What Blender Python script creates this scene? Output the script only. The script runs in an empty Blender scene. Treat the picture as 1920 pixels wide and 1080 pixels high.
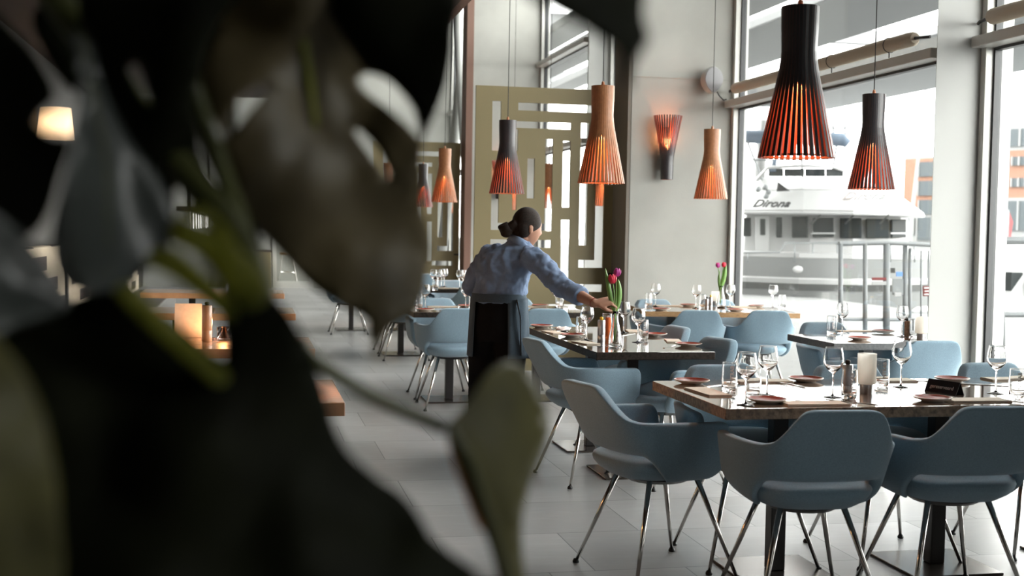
import bpy, bmesh, math, random
from mathutils import Vector, Matrix, noise
from mathutils.geometry import delaunay_2d_cdt
random.seed(7)
PI = math.pi
scene = bpy.context.scene
COL = scene.collection

# ------------------------------------------------------------------ camera
FPX, YAW, PITCH, ROLL, CAMH = 2350.0, .2096, .0466, .0174, 1.383
_f = Vector((math.sin(YAW)*math.cos(PITCH), math.cos(YAW)*math.cos(PITCH), -math.sin(PITCH)))
_r = Vector((math.cos(YAW), -math.sin(YAW), 0)); _u = _r.cross(_f)
CR = math.cos(ROLL)*_r + math.sin(ROLL)*_u
CU = -math.sin(ROLL)*_r + math.cos(ROLL)*_u
CF = _f
CAM0 = Vector((0, 0, CAMH))
cam_data = bpy.data.cameras.new('camera')
cam = bpy.data.objects.new('camera', cam_data); COL.objects.link(cam)
cam.matrix_world = Matrix(((CR.x, CU.x, -CF.x, 0), (CR.y, CU.y, -CF.y, 0), (CR.z, CU.z, -CF.z, CAMH), (0, 0, 0, 1)))
cam_data.sensor_width = 36
cam_data.lens = FPX/1920*36
cam_data.clip_start = .05; cam_data.clip_end = 400
cam_data.dof.use_dof = True
cam_data.dof.focus_distance = 6.3
cam_data.dof.aperture_fstop = 3.4
scene.camera = cam

def ray(x, y): return CR*((x-960)/FPX) + CU*((540-y)/FPX) + CF
def Pz(x, y, z): d = ray(x, y); return CAM0 + d*((z-CAMH)/d.z)
def PY(x, y, Y): d = ray(x, y); return CAM0 + d*(Y/d.y)
def PX(x, y, X): d = ray(x, y); return CAM0 + d*(X/d.x)
def Pd(x, y, dep): return CAM0 + ray(x, y)*dep

# ------------------------------------------------------------------ sky, exposure, daylight
scene.view_settings.view_transform = 'Standard'
scene.view_settings.look = 'None'
scene.view_settings.gamma = 1
scene.view_settings.use_curve_mapping = False
scene.view_settings.exposure = 2.12
world = bpy.data.worlds.new('overcast_sky'); scene.world = world
world.use_nodes = True
_bg = world.node_tree.nodes['Background']
_bg.inputs[0].default_value = (1.0, .985, .955, 1)
_bg.inputs[1].default_value = 3.6
GLASS_X = 4.62
def portal(name, y0, y1, z0, z1):
    l = bpy.data.lights.new(name, 'AREA'); l.shape = 'RECTANGLE'
    l.size = y1-y0; l.size_y = z1-z0; l.cycles.is_portal = True
    o = bpy.data.objects.new(name, l); COL.objects.link(o)
    o.matrix_world = Matrix(((0, 0, 1, GLASS_X+.12), (1, 0, 0, (y0+y1)/2), (0, 1, 0, (z0+z1)/2), (0, 0, 0, 1)))
    return o

# ------------------------------------------------------------------ materials
MATS = {}
def mat(name, col, rough=.5, metal=0.0, spec=.5, var=0.0, vscale=20.0, bump=0.0, bscale=200.0, emit=None, estr=0.0,
        trans=0.0, sheen=0.0, coat=0.0, stretch=None):
    m = bpy.data.materials.new(name); m.use_nodes = True
    nt = m.node_tree; b = nt.nodes['Principled BSDF']
    b.inputs['Base Color'].default_value = (*col, 1); b.inputs['Roughness'].default_value = rough
    b.inputs['Metallic'].default_value = metal; b.inputs['Specular IOR Level'].default_value = spec
    if sheen: b.inputs['Sheen Weight'].default_value = sheen
    if coat: b.inputs['Coat Weight'].default_value = coat; b.inputs['Coat Roughness'].default_value = .03
    if trans: b.inputs['Transmission Weight'].default_value = trans
    if emit: b.inputs['Emission Color'].default_value = (*emit, 1); b.inputs['Emission Strength'].default_value = estr
    tc = None
    if var or bump:
        tc = nt.nodes.new('ShaderNodeTexCoord')
        mp = nt.nodes.new('ShaderNodeMapping'); nt.links.new(tc.outputs['Object'], mp.inputs[0])
        if stretch: mp.inputs['Scale'].default_value = stretch
    if var:
        n = nt.nodes.new('ShaderNodeTexNoise'); n.inputs['Scale'].default_value = vscale; n.inputs['Detail'].default_value = 5
        nt.links.new(mp.outputs[0], n.inputs['Vector'])
        r = nt.nodes.new('ShaderNodeValToRGB')
        r.color_ramp.elements[0].position = .3; r.color_ramp.elements[1].position = .7
        r.color_ramp.elements[0].color = (*[c*(1-var) for c in col], 1)
        r.color_ramp.elements[1].color = (*[min(1, c*(1+var)) for c in col], 1)
        nt.links.new(n.outputs['Fac'], r.inputs[0]); nt.links.new(r.outputs[0], b.inputs['Base Color'])
    if bump:
        n2 = nt.nodes.new('ShaderNodeTexNoise'); n2.inputs['Scale'].default_value = bscale; n2.inputs['Detail'].default_value = 3
        nt.links.new(mp.outputs[0], n2.inputs['Vector'])
        bp = nt.nodes.new('ShaderNodeBump'); bp.inputs['Strength'].default_value = bump; bp.inputs['Distance'].default_value = .005
        nt.links.new(n2.outputs['Fac'], bp.inputs['Height']); nt.links.new(bp.outputs[0], b.inputs['Normal'])
    MATS[name] = m
    return m

M_fabric = mat('blue_grey_wool', (.24, .35, .43), .85, spec=.2, var=.13, vscale=260, bump=.25, bscale=700, sheen=.25)
M_chrome = mat('chrome_legs', (.62, .60, .57), .16, metal=1)
M_black = mat('black_rubber', (.012, .012, .013), .5)
M_steel_dark = mat('dark_steel', (.045, .042, .042), .35, metal=.6)
M_plate_base = mat('brown_steel_plate', (.10, .085, .075), .22, metal=.7)
M_wood_edge = mat('worn_wood_edge', (.27, .165, .105), .6, var=.5, vscale=60, bump=.5, bscale=120)
M_wood_oak = mat('golden_oak_edge', (.36, .20, .085), .5, var=.35, vscale=30, stretch=(1, 6, 6))
M_wood_dark = mat('dark_wood_edge', (.028, .02, .016), .5, spec=.2, var=.6, vscale=70)
M_wood_grey = mat('grey_wood_edge', (.10, .10, .10), .5, var=.3, vscale=60)
M_concrete = mat('pale_concrete', (.335, .335, .31), .75, spec=.3, var=.07, vscale=2.2, bump=.12, bscale=60)
M_concrete_lt = mat('pale_plaster', (.31, .31, .285), .8, spec=.3, var=.04, vscale=2)
M_white = mat('white_paint', (.40, .405, .39), .5)
M_frame = mat('grey_aluminium_frame', (.50, .50, .47), .4, metal=.2)
M_gasket = mat('black_gasket', (.02, .022, .024), .4)
M_tube = mat('beige_fabric_tube', (.42, .36, .28), .7)
M_olive = mat('olive_lacquer', (.215, .175, .085), .45, var=.05, vscale=300)
M_reveal = mat('brown_grey_reveal', (.16, .14, .115), .6)
M_rustpost = mat('rust_brown_steel', (.16, .085, .06), .55)
M_ceiling = mat('ceiling_grey', (.30, .30, .29), .8)
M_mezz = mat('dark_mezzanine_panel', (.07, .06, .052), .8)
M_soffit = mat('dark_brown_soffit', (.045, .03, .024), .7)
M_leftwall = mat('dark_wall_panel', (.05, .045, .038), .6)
M_birch = mat('birch_slats', (.40, .175, .08), .42, var=.12, vscale=40)
M_walnut_out = mat('black_slats', (.035, .032, .035), .35)
M_walnut_side = mat('red_brown_slat_sides', (.46, .15, .095), .5)
M_bulb = mat('warm_bulb', (1, .8, .6), .4, emit=(1, .42, .14), estr=5)
M_plate_red = mat('terracotta_glaze', (.27, .046, .026), .28, spec=.22)
M_plate_rim = mat('cream_stoneware', (.62, .56, .49), .3)
M_napkin = mat('beige_paper', (.58, .52, .43), .75, var=.05, vscale=50)
M_cutlery = mat('steel_cutlery', (.5, .49, .47), .22, metal=1)
M_brushed = mat('brushed_metal', (.42, .42, .43), .3, metal=.9)
M_frost = None
M_sign = mat('black_sign', (.012, .013, .018), .3)
M_signtext = mat('white_lettering', (.8, .8, .8), .5)
M_orange = mat('orange_glass', (.85, .20, .05), .2, trans=.3)
M_yellow = mat('yellow_knob', (.85, .50, .02), .4)
M_skin = mat('skin', (.40, .205, .135), .5, spec=.35, var=.06, vscale=30)
M_hair = mat('dark_brown_hair', (.016, .009, .006), .55, spec=.18, var=.5, vscale=60, bump=.6, bscale=160, stretch=(1, 1, 4))
M_shirt = mat('blue_chambray', (.185, .25, .375), .85, spec=.15, var=.10, vscale=500, bump=.15, bscale=900)
M_apron = mat('slate_denim', (.065, .09, .115), .85, spec=.15, var=.15, vscale=300)
M_trousers = mat('black_cloth', (.008, .008, .009), .9, spec=.1)
M_tulip_red = mat('red_petal', (.62, .02, .06), .5)
M_tulip_pur = mat('purple_petal', (.42, .03, .24), .5)
M_green = mat('tulip_leaf_green', (.13, .27, .05), .5)
M_speaker = mat('grey_speaker_grille', (.30, .30, .31), .6)
M_cord = mat('black_cord', (.012, .011, .011), .5)

def frost_mat():
    m = mat('frosted_glass', (.86, .84, .78), .6); nt = m.node_tree; t = nt.nodes.new('ShaderNodeBsdfTranslucent'); t.inputs[0].default_value = (.9, .88, .82, 1)
    mx = nt.nodes.new('ShaderNodeMixShader'); mx.inputs[0].default_value = .6
    nt.links.new(nt.nodes['Principled BSDF'].outputs[0], mx.inputs[1]); nt.links.new(t.outputs[0], mx.inputs[2]); nt.links.new(mx.outputs[0], nt.nodes['Material Output'].inputs[0]); return m
M_frost = frost_mat()
def glass_mat(name, tint=(1, 1, 1), rough=0.0, ior=1.45):
    m = bpy.data.materials.new(name); m.use_nodes = True; nt = m.node_tree; nt.nodes.clear()
    o = nt.nodes.new('ShaderNodeOutputMaterial'); g = nt.nodes.new('ShaderNodeBsdfGlass')
    g.inputs['Color'].default_value = (*tint, 1); g.inputs['IOR'].default_value = ior; g.inputs['Roughness'].default_value = rough
    nt.links.new(g.outputs[0], o.inputs[0]); return m
M_glass = glass_mat('clear_glass')
def pane_mat(name, refl=.06, tint=(.97, .985, .98)):
    m = bpy.data.materials.new(name); m.use_nodes = True; nt = m.node_tree; nt.nodes.clear()
    o = nt.nodes.new('ShaderNodeOutputMaterial'); t = nt.nodes.new('ShaderNodeBsdfTransparent'); g = nt.nodes.new('ShaderNodeBsdfGlossy')
    t.inputs[0].default_value = (*tint, 1); g.inputs['Roughness'].default_value = .0
    fr = nt.nodes.new('ShaderNodeFresnel'); ge = nt.nodes.new('ShaderNodeNewGeometry'); mr = nt.nodes.new('ShaderNodeMapRange')
    mr.inputs[3].default_value = 1.45; mr.inputs[4].default_value = 1/1.45; nt.links.new(ge.outputs['Backfacing'], mr.inputs[0]); nt.links.new(mr.outputs[0], fr.inputs[0])
    mu = nt.nodes.new('ShaderNodeMath'); mu.operation = 'MULTIPLY'; mu.inputs[1].default_value = .8; nt.links.new(fr.outputs[0], mu.inputs[0])
    mx = nt.nodes.new('ShaderNodeMixShader'); nt.links.new(mu.outputs[0], mx.inputs[0]); nt.links.new(t.outputs[0], mx.inputs[1]); nt.links.new(g.outputs[0], mx.inputs[2])
    nt.links.new(mx.outputs[0], o.inputs[0]); return m
M_pane = pane_mat('window_pane')

def floor_mat():
    m = bpy.data.materials.new('grey_stone_tiles'); m.use_nodes = True; nt = m.node_tree; b = nt.nodes['Principled BSDF']
    tc = nt.nodes.new('ShaderNodeTexCoord'); mp = nt.nodes.new('ShaderNodeMapping'); nt.links.new(tc.outputs['Object'], mp.inputs[0])
    mp.inputs['Location'].default_value = (TILE_DX, TILE_DY, 0)
    br = nt.nodes.new('ShaderNodeTexBrick'); nt.links.new(mp.outputs[0], br.inputs['Vector'])
    br.offset = 1/3; br.offset_frequency = 2; br.squash = 1
    br.inputs['Scale'].default_value = 1; br.inputs['Brick Width'].default_value = .581; br.inputs['Row Height'].default_value = .637
    br.inputs['Mortar Size'].default_value = .0028; br.inputs['Mortar Smooth'].default_value = .1; br.inputs['Bias'].default_value = 0
    br.inputs['Color1'].default_value = (.265, .265, .255, 1); br.inputs['Color2'].default_value = (.38, .38, .368, 1)
    br.inputs['Mortar'].default_value = (.09, .09, .087, 1)
    n = nt.nodes.new('ShaderNodeTexNoise'); n.inputs['Scale'].default_value = 6; n.inputs['Detail'].default_value = 8
    mp2 = nt.nodes.new('ShaderNodeMapping'); mp2.inputs['Scale'].default_value = (1, 3.5, 1); nt.links.new(tc.outputs['Object'], mp2.inputs[0]); nt.links.new(mp2.outputs[0], n.inputs['Vector'])
    mx = nt.nodes.new('ShaderNodeMix'); mx.data_type = 'RGBA'; mx.blend_type = 'OVERLAY'; mx.inputs[0].default_value = .22
    nt.links.new(br.outputs['Color'], mx.inputs[6]); nt.links.new(n.outputs['Color'], mx.inputs[7])
    hs = nt.nodes.new('ShaderNodeHueSaturation'); hs.inputs['Saturation'].default_value = .12; nt.links.new(mx.outputs[2], hs.inputs['Color'])
    nt.links.new(hs.outputs[0], b.inputs['Base Color'])
    mr = nt.nodes.new('ShaderNodeMapRange'); mr.inputs[3].default_value = .24; mr.inputs[4].default_value = .42; b.inputs['Specular IOR Level'].default_value = .7; nt.links.new(n.outputs['Fac'], mr.inputs[0]); nt.links.new(mr.outputs[0], b.inputs['Roughness'])
    bp = nt.nodes.new('ShaderNodeBump'); bp.inputs['Strength'].default_value = .25; bp.inputs['Distance'].default_value = .002; bp.invert = True
    nt.links.new(br.outputs['Fac'], bp.inputs['Height']); nt.links.new(bp.outputs[0], b.inputs['Normal'])
    return m
TILE_DX, TILE_DY = -.24, -.406

def table_mat(name, c1, c2, rough=.07):
    m = mat(name, c1, rough, spec=.9, coat=1.0)
    nt = m.node_tree; b = nt.nodes['Principled BSDF']
    tc = nt.nodes.new('ShaderNodeTexCoord'); mp = nt.nodes.new('ShaderNodeMapping'); mp.inputs['Scale'].default_value = (2, 14, 2); nt.links.new(tc.outputs['Object'], mp.inputs[0])
    n = nt.nodes.new('ShaderNodeTexNoise'); n.inputs['Scale'].default_value = 3; n.inputs['Detail'].default_value = 8; n.inputs['Roughness'].default_value = .65; nt.links.new(mp.outputs[0], n.inputs['Vector'])
    r = nt.nodes.new('ShaderNodeValToRGB'); r.color_ramp.elements[0].position = .35; r.color_ramp.elements[1].position = .65
    r.color_ramp.elements[0].color = (*c1, 1); r.color_ramp.elements[1].color = (*c2, 1)
    nt.links.new(n.outputs['Fac'], r.inputs[0]); nt.links.new(r.outputs[0], b.inputs['Base Color'])
    return m
M_top_a = table_mat('glossy_worn_wood', (.17, .11, .075), (.27, .20, .15))
M_top_b = table_mat('glossy_dark_wood', (.06, .042, .03), (.12, .09, .065))
M_top_d = table_mat('glossy_oak', (.30, .17, .08), (.42, .27, .14), .12)
M_top_l = table_mat('orange_brown_wood', (.46, .20, .085), (.58, .30, .14), .35)

# ------------------------------------------------------------------ mesh builder
class MB:
    def __init__(s): s.v = []; s.f = []; s.mi = []; s.cur = 0
    def add(s, vs, fs):
        o = len(s.v); s.v += [tuple(v) for v in vs]
        for f in fs: s.f.append([i+o for i in f]); s.mi.append(s.cur)
        return s
    def box(s, x0, x1, y0, y1, z0, z1, M=None):
        vs = [Vector(p) for p in ((x0,y0,z0),(x1,y0,z0),(x1,y1,z0),(x0,y1,z0),(x0,y0,z1),(x1,y0,z1),(x1,y1,z1),(x0,y1,z1))]
        if M: vs = [M @ v for v in vs]
        return s.add(vs, [(0,3,2,1),(4,5,6,7),(0,1,5,4),(1,2,6,5),(2,3,7,6),(3,0,4,7)])
    def tube(s, pts, rad, n=10, cap=True, ell=None):
        pts = [Vector(p) for p in pts]
        if not hasattr(rad, '__len__'): rad = [rad]*len(pts)
        rings = []; up = None
        for i, p in enumerate(pts):
            t = (pts[min(i+1, len(pts)-1)]-pts[max(i-1, 0)]).normalized()
            if up is None:
                a = Vector((0,0,1)) if abs(t.z) < .9 else Vector((1,0,0)); up = (a - t*a.dot(t)).normalized()
            else: up = (up - t*up.dot(t)).normalized()
            sd = t.cross(up); r = rad[i]
            rx, ry = r if hasattr(r, '__len__') else (r, r)
            rings.append([p + sd*(rx*math.cos(2*PI*k/n)) + up*(ry*math.sin(2*PI*k/n)) for k in range(n)])
        return s.loft(rings, cap)
    def loft(s, rings, cap=True, close=False):
        n = len(rings[0]); vs = [v for r in rings for v in r]; fs = []
        m = len(rings)
        for i in range(m if close else m-1):
            a = i*n; b = ((i+1) % m)*n
            for k in range(n): fs.append((a+k, a+(k+1) % n, b+(k+1) % n, b+k))
        if cap and not close:
            fs.append(tuple(reversed(range(n)))); fs.append(tuple((m-1)*n+k for k in range(n)))
        return s.add(vs, fs)
    def lathe(s, prof, n=24, c=(0,0,0), close=False, cap=True, start=0):
        c = Vector(c)
        rings = [[c+Vector((max(r, 1e-5)*math.cos(2*PI*k/n), max(r, 1e-5)*math.sin(2*PI*k/n), z)) for k in range(n)] for r, z in prof]
        return s.loft(rings, cap, close)
    def ellipsoid(s, c, rx, ry, rz, nu=20, nv=12, M=None):
        vs = []; c = Vector(c)
        for j in range(nv+1):
            t = PI*j/nv
            for i in range(nu):
                a = 2*PI*i/nu; p = Vector((rx*max(math.sin(t), 1e-4)*math.cos(a), ry*max(math.sin(t), 1e-4)*math.sin(a), -rz*math.cos(t)))
                vs.append(c + (M @ p if M else p))
        rings = [vs[j*nu:(j+1)*nu] for j in range(nv+1)]
        return s.loft(rings, True)
    def poly(s, pts2, z0, z1, M=None):
        n = len(pts2)
        vs = [Vector((x, y, z0)) for x, y in pts2]+[Vector((x, y, z1)) for x, y in pts2]
        if M: vs = [M @ v for v in vs]
        return s.add(vs, [tuple(reversed(range(n))), tuple(range(n, 2*n))]+[(i, (i+1) % n, n+(i+1) % n, n+i) for i in range(n)])
    def build(s, name, mats, parent=None, smooth=False, bevel=0, sub=0, loc=None, angle=None):
        me = bpy.data.meshes.new(name); me.from_pydata(s.v, [], s.f); me.validate()
        mats = mats if isinstance(mats, (list, tuple)) else [mats]
        for m in mats: me.materials.append(m)
        if len(mats) > 1 and len(me.polygons) == len(s.mi): me.polygons.foreach_set('material_index', s.mi)
        bm = bmesh.new(); bm.from_mesh(me); bmesh.ops.recalc_face_normals(bm, faces=bm.faces); bm.to_mesh(me); bm.free()
        if smooth: me.polygons.foreach_set('use_smooth', [True]*len(me.polygons))
        me.update()
        o = bpy.data.objects.new(name, me); COL.objects.link(o)
        if parent: o.parent = parent
        if loc: o.location = loc
        if bevel:
            b = o.modifiers.new('bevel', 'BEVEL'); b.width = bevel; b.segments = 2; b.limit_method = 'ANGLE'; b.angle_limit = math.radians(40)
        if sub:
            q = o.modifiers.new('sub', 'SUBSURF'); q.levels = sub; q.render_levels = sub
        if angle:
            bpy.context.view_layer.objects.active = o
            me.set_sharp_from_angle(angle=math.radians(angle))
        return o

def tag(o, label=None, cat=None, group=None, kind=None):
    if label: o['label'] = label
    if cat: o['category'] = cat
    if group: o['group'] = group
    if kind: o['kind'] = kind
    return o
def thing(name, label, cat, loc=(0,0,0), rz=0, group=None):
    o = bpy.data.objects.new(name, None); COL.objects.link(o); o.empty_display_size = .1
    o.location = loc; o.rotation_euler = (0, 0, rz)
    return tag(o, label, cat, group)
def copy_tree(o, parent=None):
    c = o.copy(); COL.objects.link(c)
    if parent: c.parent = parent
    for ch in [q for q in o.children]: copy_tree(ch, c)
    return c
class Proto:
    """first use places the built thing itself, later uses place copies"""
    def __init__(s, root): s.root = root; s.used = False
    def put(s, loc, rz=0, label=None, group=None, cat=None, scale=None):
        o = s.root if not s.used else copy_tree(s.root); s.used = True
        o.location = loc; o.rotation_euler = (0, 0, rz)
        o.scale = scale if scale else (1, 1, 1)
        return tag(o, label, cat, group)
def struct(name, mb, m, bevel=0, smooth=False, parent=None):
    o = mb.build(name, m, parent, smooth=smooth, bevel=bevel)
    if not parent: o['kind'] = 'structure'
    return o
def text_mesh(body, size, ext, name, m, M, parent=None, shear=0.0, align='CENTER', bold=0.0):
    cu = bpy.data.curves.new('t', 'FONT'); cu.body = body; cu.size = size; cu.extrude = ext; cu.shear = shear; cu.align_x = align; cu.align_y = 'CENTER'; cu.offset = bold
    cu.resolution_u = 4
    t = bpy.data.objects.new('t', cu); COL.objects.link(t)
    bpy.context.view_layer.update()
    me = bpy.data.meshes.new_from_object(t.evaluated_get(bpy.context.evaluated_depsgraph_get()))
    bpy.data.objects.remove(t); bpy.data.curves.remove(cu)
    me.name = name; me.materials.clear(); me.materials.append(m)
    o = bpy.data.objects.new(name, me); COL.objects.link(o)
    if parent: o.parent = parent
    o.matrix_local = M
    return o
def basis(x, y, z, o): # columns
    return Matrix(((x[0], y[0], z[0], o[0]), (x[1], y[1], z[1], o[1]), (x[2], y[2], z[2], o[2]), (0, 0, 0, 1)))
# ================================================================== ROOM SHELL
Wx = 4.55; ZC = 6.6
M_floor = floor_mat()
struct('floor', MB().box(-2.3, 4.75, -2.6, 28.7, -.12, 0), M_floor)
struct('ceiling', MB().box(-2.3, 4.75, -2.6, 28.7, ZC, ZC+.15), M_ceiling)
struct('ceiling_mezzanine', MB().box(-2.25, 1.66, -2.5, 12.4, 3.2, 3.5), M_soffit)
struct('ceiling_shade_slab_far', MB().box(-2.25, .55, 12.4, 18.4, 3.2, 3.5), M_soffit)  # slab added to darken the far aisle, mostly hidden by leaves
struct('wall_shade_fascia_far', MB().box(.45, .6, 12.4, 18.4, 3.18, 3.6), M_mezz)  # fascia of the added shading slab
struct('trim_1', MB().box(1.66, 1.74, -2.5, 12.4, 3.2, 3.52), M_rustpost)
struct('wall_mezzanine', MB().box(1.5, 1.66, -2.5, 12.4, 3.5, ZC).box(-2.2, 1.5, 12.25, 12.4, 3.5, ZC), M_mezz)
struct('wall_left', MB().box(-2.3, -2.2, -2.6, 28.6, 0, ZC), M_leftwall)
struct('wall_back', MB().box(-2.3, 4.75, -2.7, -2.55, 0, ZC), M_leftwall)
struct('wall_right', MB().box(4.5, 4.78, -1.5, 4.35, 0, ZC), M_concrete_lt)
# far wall with a door opening (X .62..1.02, z 0..2.3)
DX0, DX1 = .58, 1.5
struct('wall_far', MB().box(-2.2, DX0, 28.45, 28.65, 0, ZC).box(DX1, 4.75, 28.45, 28.65, 0, ZC).box(DX0, DX1, 28.45, 28.65, 2.4, ZC), M_concrete_lt)
# piers across the room
def pier(n, x0, y0):
    struct('wall_pier_%s' % n, MB().box(x0, 4.62, y0, y0+.4, 0, ZC), M_concrete)
    if n == 'near': struct('trim_2', MB().box(x0-.035, x0, y0+.004, y0+.45, 0, ZC), M_reveal)
    else: struct('trim_3', MB().box(x0-.11, x0-.001, y0-.01, y0+.4, 0, ZC), M_rustpost)
pier('near', 3.55, 11.4); pier('far', 3.47, 19.5)
struct('trim_4', MB().box(3.56, 4.54, 11.392, 11.401, 2.845, 2.853), M_concrete)   # cast joint in the concrete
# pillars between the windows
struct('wall_pillar_near', MB().poly([(4.24, 7.22), (4.78, 7.22), (4.78, 7.685), (4.60, 7.685)], 0, ZC), M_white, bevel=.004)
struct('wall_pillar_middle', MB().poly([(4.27, 15.6), (4.78, 15.6), (4.78, 16.6), (4.6, 16.6)], 0, ZC), M_white)
struct('wall_pillar_far', MB().poly([(4.27, 23.6), (4.78, 23.6), (4.78, 24.6), (4.6, 24.6)], 0, ZC), M_white)
# windows
def window(n, y0, y1, tz=2.58):
    m = MB(); w = .055
    x0, x1 = 4.545, 4.68
    m.box(x0, x1, y0, y0+w, 0, ZC).box(x0, x1, y1-w, y1, 0, ZC).box(x0, x1, y0+w, y1-w, 0, .06).box(x0, x1, y0+w, y1-w, ZC-.06, ZC)
    fr = struct('window_%d' % n, m, M_frame, bevel=.004)
    for z_ in (tz, 3.95): MB().box(4.47, 4.66, y0+.004, y1-.004, z_, z_+.07).build('transom', M_frame, fr, bevel=.006)
    g = MB()
    for za, zb in ((.06, tz), (tz+.07, 3.95), (4.02, ZC-.06)):
        for ya in (y0+w, y1-w-.018): g.box(4.60, 4.65, ya, ya+.018, za, zb)
        g.box(4.60, 4.65, y0+w+.018, y1-w-.018, zb-.018, zb)
    g.build('gasket', M_gasket, fr)
    MB().box(4.618, 4.626, y0+w, y1-w, .06, tz).build('pane', M_pane, fr)
    MB().box(4.618, 4.626, y0+w, y1-w, tz+.07, 3.95).build('upper_pane', M_pane, fr)
    MB().box(4.618, 4.626, y0+w, y1-w, 4.02, ZC-.06).build('top_pane', M_pane, fr)
    portal('window_daylight_%d' % n, y0, y1, .05, ZC-.05)
window(1, 4.36, 7.215); window(2, 7.688, 11.395); window(3, 11.805, 15.595); window(4, 16.605, 19.495); window(5, 19.905, 23.595); window(6, 24.605, 28.44); window(7, -2.5, -1.52)  # the last one, behind the camera, is unseen and added for fill light
# upper window post seen above the far lamp
# fabric tubes along the transoms, with their black clips
def fabric_tube(y0, y1, label):
    t = thing('fabric_tube', label, 'tube', (4.49, y0, 2.745), group=None)
    MB().tube([(0, .0, 0), (0, .03, 0), (0, (y1-y0)-.03, 0), (0, y1-y0, 0)], [.035, .05, .05, .035], 16).build('sleeve', M_tube, t, smooth=True, angle=50)
    k = int((y1-y0)/.9)
    for i in range(k):
        y = .35+i*.9
        m = MB(); m.tube([(0, y+.0, -.09), (.0, y, -.045)], .006, 6); m.tube([(.052*math.sin(a), y, .052*math.cos(a)) for a in [i2*2*PI/16 for i2 in range(17)]], .004, 5, cap=False)
        m.build('clip', M_steel_dark, t)
    for ya, s in ((0, -1), (y1-y0, 1)):
        MB().tube([(0, ya, 0), (0.0, ya+s*.11, -.01), (.02, ya+s*.16, -.012)], .011, 8).build('end_rod', M_black, t)
    return t
fabric_tube(4.6, 7.04, 'beige fabric tube above the transom of the nearest window, right of the white pillar')
fabric_tube(7.93, 11.2, 'long beige fabric tube along the transom of the window before the white boat')
# door at the far end of the room
dr = struct('door_1', MB().box(DX0, DX0+.09, 28.42, 28.5, 0, 2.4).box(DX1-.09, DX1, 28.42, 28.5, 0, 2.4).box(DX0+.09, DX1-.09, 28.42, 28.5, 2.25, 2.4).box(DX0+.09, DX1-.09, 28.42, 28.5, 0, .14), M_frame)
MB().box(DX0+.09, DX1-.09, 28.455, 28.465, .14, 2.25).build('pane', M_pane, dr)
MB().tube([(DX1-.12, 28.38, .9), (DX1-.12, 28.38, 1.3)], .015, 8).build('door_handle', M_chrome, dr)
struct('floor_hall', MB().box(-.5, 3, 28.66, 32, -.1, 0), M_concrete_lt)
struct('wall_hall', MB().box(-.5, 3, 32, 32.1, 0, 3.2).box(-.6, -.5, 28.66, 32.1, 0, 3.2), M_concrete_lt)
struct('ceiling_hall', MB().box(-.6, 3.4, 28.66, 32.1, 3.2, 3.3), M_ceiling)
# floor grille along the windows
gm = MB()
for i in range(90): gm.box(4.16, 4.46, 6.2+i*.055, 6.2+i*.055+.03, 0, .006)
gm.box(4.13, 4.16, 6.15, 11.2, 0, .008).box(4.46, 4.49, 6.15, 11.2, 0, .008)
struct('trim_5', gm, M_frame)

# ================================================================== LATTICE SCREENS
def Z4(x, y): return 860+x/4.909, 140+y/4.909
def Z5(x, y): return 860+x/4.5, 340+y/4.5
SY = 11.86; SX0, SX1, SZ1 = 2.14, 3.535, 2.755
def slot(a, b):
    p = PY(*a, SY); q = PY(*b, SY); return (p.x, q.x, q.z, p.z)
slots = [slot(Z4(312, 240), Z4(386, 700)), slot(Z4(550, 255), Z4(1290, 355)), slot(Z4(480, 424), Z4(1035, 506)), slot(Z4(478, 500), Z4(545, 700)),
         slot(Z4(306, 785), Z5(334, 410)), slot(Z5(334, 350), Z5(722, 415)), slot(Z4(802, 592), Z5(784, 420)), slot(Z4(634, 770), Z5(637, 145)), slot(Z4(500, 790), Z5(487, 243)),
         slot(Z4(962, 608), Z5(936, 220)), slot(Z5(866, 325), Z5(928, 870)), slot(Z4(1128, 442), Z5(1080, 541)), slot((1118, 300), Z5(1216, 730)), slot(Z5(1010, 662), Z5(1160, 730)),
         slot(Z5(268, 488), Z5(780, 563)), slot(Z5(268, 635), Z5(775, 700)), slot(Z5(932, 868), Z5(1210, 933)), slot(Z5(268, 770), Z5(500, 835)), slot((935, 560), (949, 640)), slot((965, 570), (1080, 585))]
def lattice(mb, x0, x1, z0, z1, y0, y1, sl):
    xs = sorted(set([x0, x1]+[v for s in sl for v in s[:2]])); zs = sorted(set([z0, z1]+[v for s in sl for v in s[2:]]))
    hole = lambda x, z: any(s[0] < x < s[1] and s[2] < z < s[3] for s in sl)
    nx, nz = len(xs)-1, len(zs)-1
    sol = [[0 <= i < nx and 0 <= k < nz and not hole((xs[i]+xs[i+1])/2, (zs[k]+zs[k+1])/2) for k in range(nz)] for i in range(nx)]
    S = lambda i, k: 0 <= i < nx and 0 <= k < nz and sol[i][k]
    for i in range(nx):
        for k in range(nz):
            if not sol[i][k]: continue
            a, b, c, d = xs[i], xs[i+1], zs[k], zs[k+1]
            mb.add([(a,y0,c),(b,y0,c),(b,y0,d),(a,y0,d)], [(0,1,2,3)]); mb.add([(a,y1,c),(b,y1,c),(b,y1,d),(a,y1,d)], [(3,2,1,0)])
            if not S(i-1, k): mb.add([(a,y0,c),(a,y0,d),(a,y1,d),(a,y1,c)], [(0,1,2,3)])
            if not S(i+1, k): mb.add([(b,y0,c),(b,y1,c),(b,y1,d),(b,y0,d)], [(0,1,2,3)])
            if not S(i, k-1): mb.add([(a,y0,c),(a,y1,c),(b,y1,c),(b,y0,c)], [(0,1,2,3)])
            if not S(i, k+1): mb.add([(a,y0,d),(b,y0,d),(b,y1,d),(a,y1,d)], [(0,1,2,3)])
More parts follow.
